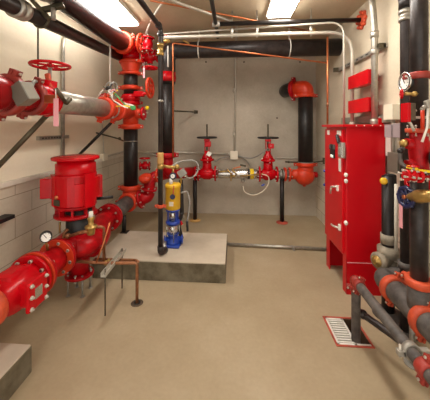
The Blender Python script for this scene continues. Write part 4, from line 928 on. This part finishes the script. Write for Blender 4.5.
# horizontal main at lower right
t = thing('supply_main', 'thick dusty grey pipe low along the right side with orange couplings', 'pipe', V(1.22, 1.6, RZ))
ye = at(391, 278, X=1.22).y
part('pipe', MB().tube([V(1.22, .45, RZ), V(1.22, ye - .06, RZ), V(1.22, ye + .0, RZ)], .078, 0, 28).cyl(R2 + Z_ * RZ, R2 + Z_ * (RZ + .2), .066, 24).tube([V(1.22, ye - .02, RZ), V(1.22, ye + .12, RZ), V(1.40, ye + .12, RZ), V(XR, ye + .12, RZ)], .078, .1, 24), 'dusty', t)
coupling(t, V(1.22, at(394, 288, X=1.22).y, RZ), Y_, .078, 'rust_orange', .055, side=V(.3, 0, 1)); coupling(t, V(1.22, at(426, 318, X=1.22).y, RZ), Y_, .078, 'rust_orange', .055, side=V(.3, 0, 1))
part('support_post', MB().cyl(V(1.22, 1.86, 0), V(1.22, 1.86, RZ - .06), .02, 14).lathe(V(1.22, 1.86, 0), Z_, [(0, .05), (.01, .05)], 18), 'galv_dull', t)
# small drain pipe
SX, SZ2 = .93, .445; sy = at(356, 300, X=SX).y
t = thing('drain_pipe', 'slim dusty pipe with red end couplings dropping into the floor drain', 'pipe', V(SX, sy, 0))
part('pipe', MB().tube([V(SX, sy, -.13), V(SX, sy, SZ2), V(SX, .45, SZ2)], .032, .03, 20), 'dusty', t)
coupling(t, V(SX, sy - .05, SZ2), Y_, .033, 'brick', .045, side=V(.4, 0, 1)); coupling(t, V(SX, sy, SZ2 - .05), Z_, .033, 'brick', .04, side=V(1, -.4, 0))
part('elbow', MB().ball(V(SX, sy, SZ2), .043, 20), 'brick', t)
y = at(426, 360, X=SX).y; coupling(t, V(SX, y, SZ2), Y_, .034, 'brick', .055, side=V(-.3, 0, -1))
y = at(411, 340, X=SX).y; k = part('strap_clamp', MB().lathe(V(SX, y - .015, SZ2), Y_, [(0, .037), (0, .044), (.03, .044), (.03, .037)], 20).obox(V(SX - .05, y, SZ2 - .01), X_, Y_, .04, .03, .03, bev=.004).obox(V(SX + .06, y, SZ2 + .0), X_, Y_, .06, .03, .03, bev=.004), 'galv_dull', t)
part('bolt', MB().cyl(V(SX - .055, y, SZ2 - .04), V(SX - .055, y, SZ2 + .03), .006, 8), 'bolt', k)
part('support_arm', MB().cyl(V(SX + .06, y, SZ2), V(XR, y, SZ2), .008, 8), 'galv_dull', k)
a = V(SX + .02, sy, .2); b = at(409, 347, Z=.2)
t = thing('drain_branch', 'thin black branch pipe slanting from the drain pipe toward the right wall', 'pipe', a)
part('pipe', MB().tube([V(SX + .02, sy, .2), V(SX + .05, sy, .2), b, b + (b - a) * .55], .024, .02, 14), 'mill', t); part('hub', MB().ball(V(SX + .05, sy, .2), .033, 14), 'mill', t)
# floor drain
t = thing('floor_drain', 'square floor drain with white slotted grate and rusty red frame', 'drain', V((DX0 + DX1) / 2, (DY0 + DY1) / 2, 0))
w_ = .014
k = MB()
for (x0, y0, x1, y1) in ((DX0 - w_, DY0 - w_, DX1 + w_, DY0), (DX0 - w_, DY1, DX1 + w_, DY1 + w_), (DX0 - w_, DY0, DX0, DY1), (DX1, DY0, DX1 + w_, DY1)): k.box((x0, y0, .0), (x1, y1, .006))
part('frame', k, 'rustframe', t)
gx1 = DX0 + .145
g_ = MB().box((DX0, DY0, -.02), (DX0 + .016, DY1, .003)).box((gx1 - .016, DY0, -.02), (gx1, DY1, .003)).box((DX0, DY0, -.02), (DX1, DY0 + .02, .003)).box((DX0, DY1 - .015, -.02), (gx1, DY1, .003))
n = 10
for i in range(n):
    y = DY0 + .02 + (DY1 - DY0 - .035) * (i + .5) / n; g_.box((DX0 + .01, y - .006, -.02), (gx1 - .01, y + .004, .003))
part('grate', g_, 'white', t, 'white slotted grate half')
k = MB().box((DX0, DY0, -.16), (DX0 + .004, DY1, -.02)).box((DX1 - .004, DY0, -.16), (DX1, DY1, -.001)).box((DX0, DY0, -.16), (DX1, DY0 + .004, -.02)).box((DX0, DY1 - .004, -.16), (DX1, DY1, -.001)).box((DX0, DY0, -.16), (DX1, DY1, -.155))
part('sump', k, 'pit', t, 'brown pit beside the grate')
# floor pipe at the back right
a = at(226, 244, Z=.03); b = at(329, 249, Z=.03)
t = thing('floor_conduit', 'thin galvanised pipe lying across the floor from pad to cabinet', 'pipe', (a + b) / 2)
part('pipe', MB().cyl(V(-.076, a.y, .03), b + (b - a) * .05, .019, 16), 'galv', t)
c = at(293, 247.5, Z=.03); part('strap', MB().obox(c + V(0, 0, -.01), V(1, .2, 0), Y_, .02, .09, .05, bev=.004), 'galv_dull', t)

# ------------------------------------------------------------------ copper drains and strut rack in front of the pump
RX0 = at(103, 270, Z=.37); za = .37
a = at(103, 275, Z=za); b = at(124, 249, Z=za); 
t = thing('strut_rack', 'small galvanised strut on threaded legs holding the copper drain lines', 'stand', V(a.x, a.y, 0))
dr_ = (b - a).normalized(); sd = V(-dr_.y, dr_.x, 0); ln = (b - a).length; mc = (a + b) / 2
part('channel', MB().obox(mc - Z_ * .02, dr_, sd, ln, .042, .004).obox(mc + sd * .02 - Z_ * .002, dr_, sd, ln, .004, .036).obox(mc - sd * .02 - Z_ * .002, dr_, sd, ln, .004, .036), 'emt', t)
for p in (a + dr_ * .04, b - dr_ * .05):
    part('leg', MB().cyl(V(p.x, p.y, 0), V(p.x, p.y, za + .03), .006, 10).lathe(V(p.x, p.y, za - .04), Z_, [(0, .014), (.012, .014)], 6), 'strut', t)
def cop(label, pts, r=.012, cat='copper pipe', m='copper_dull', fit=()):
    t = thing('copper_pipe', label, cat, Vector(pts[0])); part('pipe', MB().tube(pts, r, .03, 14), m, t)
    for f_ in fit: part('fitting', MB().ball(f_, r * 1.6, 12), 'brass', t)
    return t
h = at(110, 305, Z=0)
p1 = V(h.x, h.y, -.01)
c1 = V(h.x, h.y, at(137, 268, Y=h.y).z) 
dn1 = at(137, 303, Z=0); zt1 = at(137, 263, Y=dn1.y).z
cop('upper copper line running right from the pump to the floor hole', [at(95, 259, Y=dn1.y + .12), at(136, 260, Y=dn1.y + .12), V(dn1.x, dn1.y + .03, zt1 - .005)], .012, fit=[at(109, 260, Y=dn1.y + .12)])
cop('lower copper line from the red volute turning down into the floor hole', [at(75, 261, Y=2.28), at(100, 263, Y=dn1.y - .01), V(dn1.x, dn1.y, zt1), V(dn1.x, dn1.y, -.02)], .014, fit=[at(106, 263, Y=dn1.y)])
ctop = at(104, 227, Y=2.4)
cop('copper drop from the brass relief valve down to the strut rack', [at(94, 227, Y=2.35), V(ctop.x, 2.4, ctop.z), V(ctop.x, 2.4, at(105, 262, Y=2.4).z)], .014, fit=[])
cop('thin copper tube slanting between the pump flange and the rack', [at(110, 222, Y=2.42), at(103, 245, Y=2.35), at(96, 263, Y=2.3)], .008, m='copper')
t = thing('floor_hole', 'stained dark round hole in the floor where the copper drain ends', 'drain', V(dn1.x, dn1.y, 0))
part('stain_ring', MB().lathe(V(dn1.x, dn1.y, 0), Z_, [(0, .055), (.002, .05), (.0025, .01)], 32), 'stain', t); part('sleeve', MB().ring(V(dn1.x, dn1.y, .004), Z_, .026, .006, 20, 8), 'rubber', t)
t = thing('relief_valve', 'brass relief valve standing against the red pump below the motor', 'valve', at(90, 225, Y=2.2))
rv = at(91, 232, Y=2.22)
part('body', MB().lathe(rv - Z_ * .02, Z_, [(0, .03), (.03, .035), (.05, .035), (.06, .05), (.075, .05), (.08, .025), (.12, .022), (.14, .03), (.155, .026)], 20), 'brass', t)
part('inlet', MB().tube([at(70, 236, Y=2.25), at(82, 232, Y=2.22), rv + Z_ * .01], .015, .02), 'copper_dull', t); part('cap', MB().lathe(rv + Z_ * .13, Z_, [(0, .02), (.05, .018)], 14), 'white', t, 'white cap')
t = thing('small_fitting', 'brass elbow cluster at left of the pump shaft recess', 'fitting', at(67, 237, Y=2.25))
part('elbow', MB().tube([at(64, 243, Y=2.28), at(64, 233, Y=2.28), at(68, 229, Y=2.3)], .014, .03).ball(at(68, 236, Y=2.26), .026, 12), 'copper_dull', t); part('tube', MB().tube([at(60, 233, Y=2.35), at(60, 222, Y=2.35)], .008), 'brass', t)
# right riser of the test outlet handled above
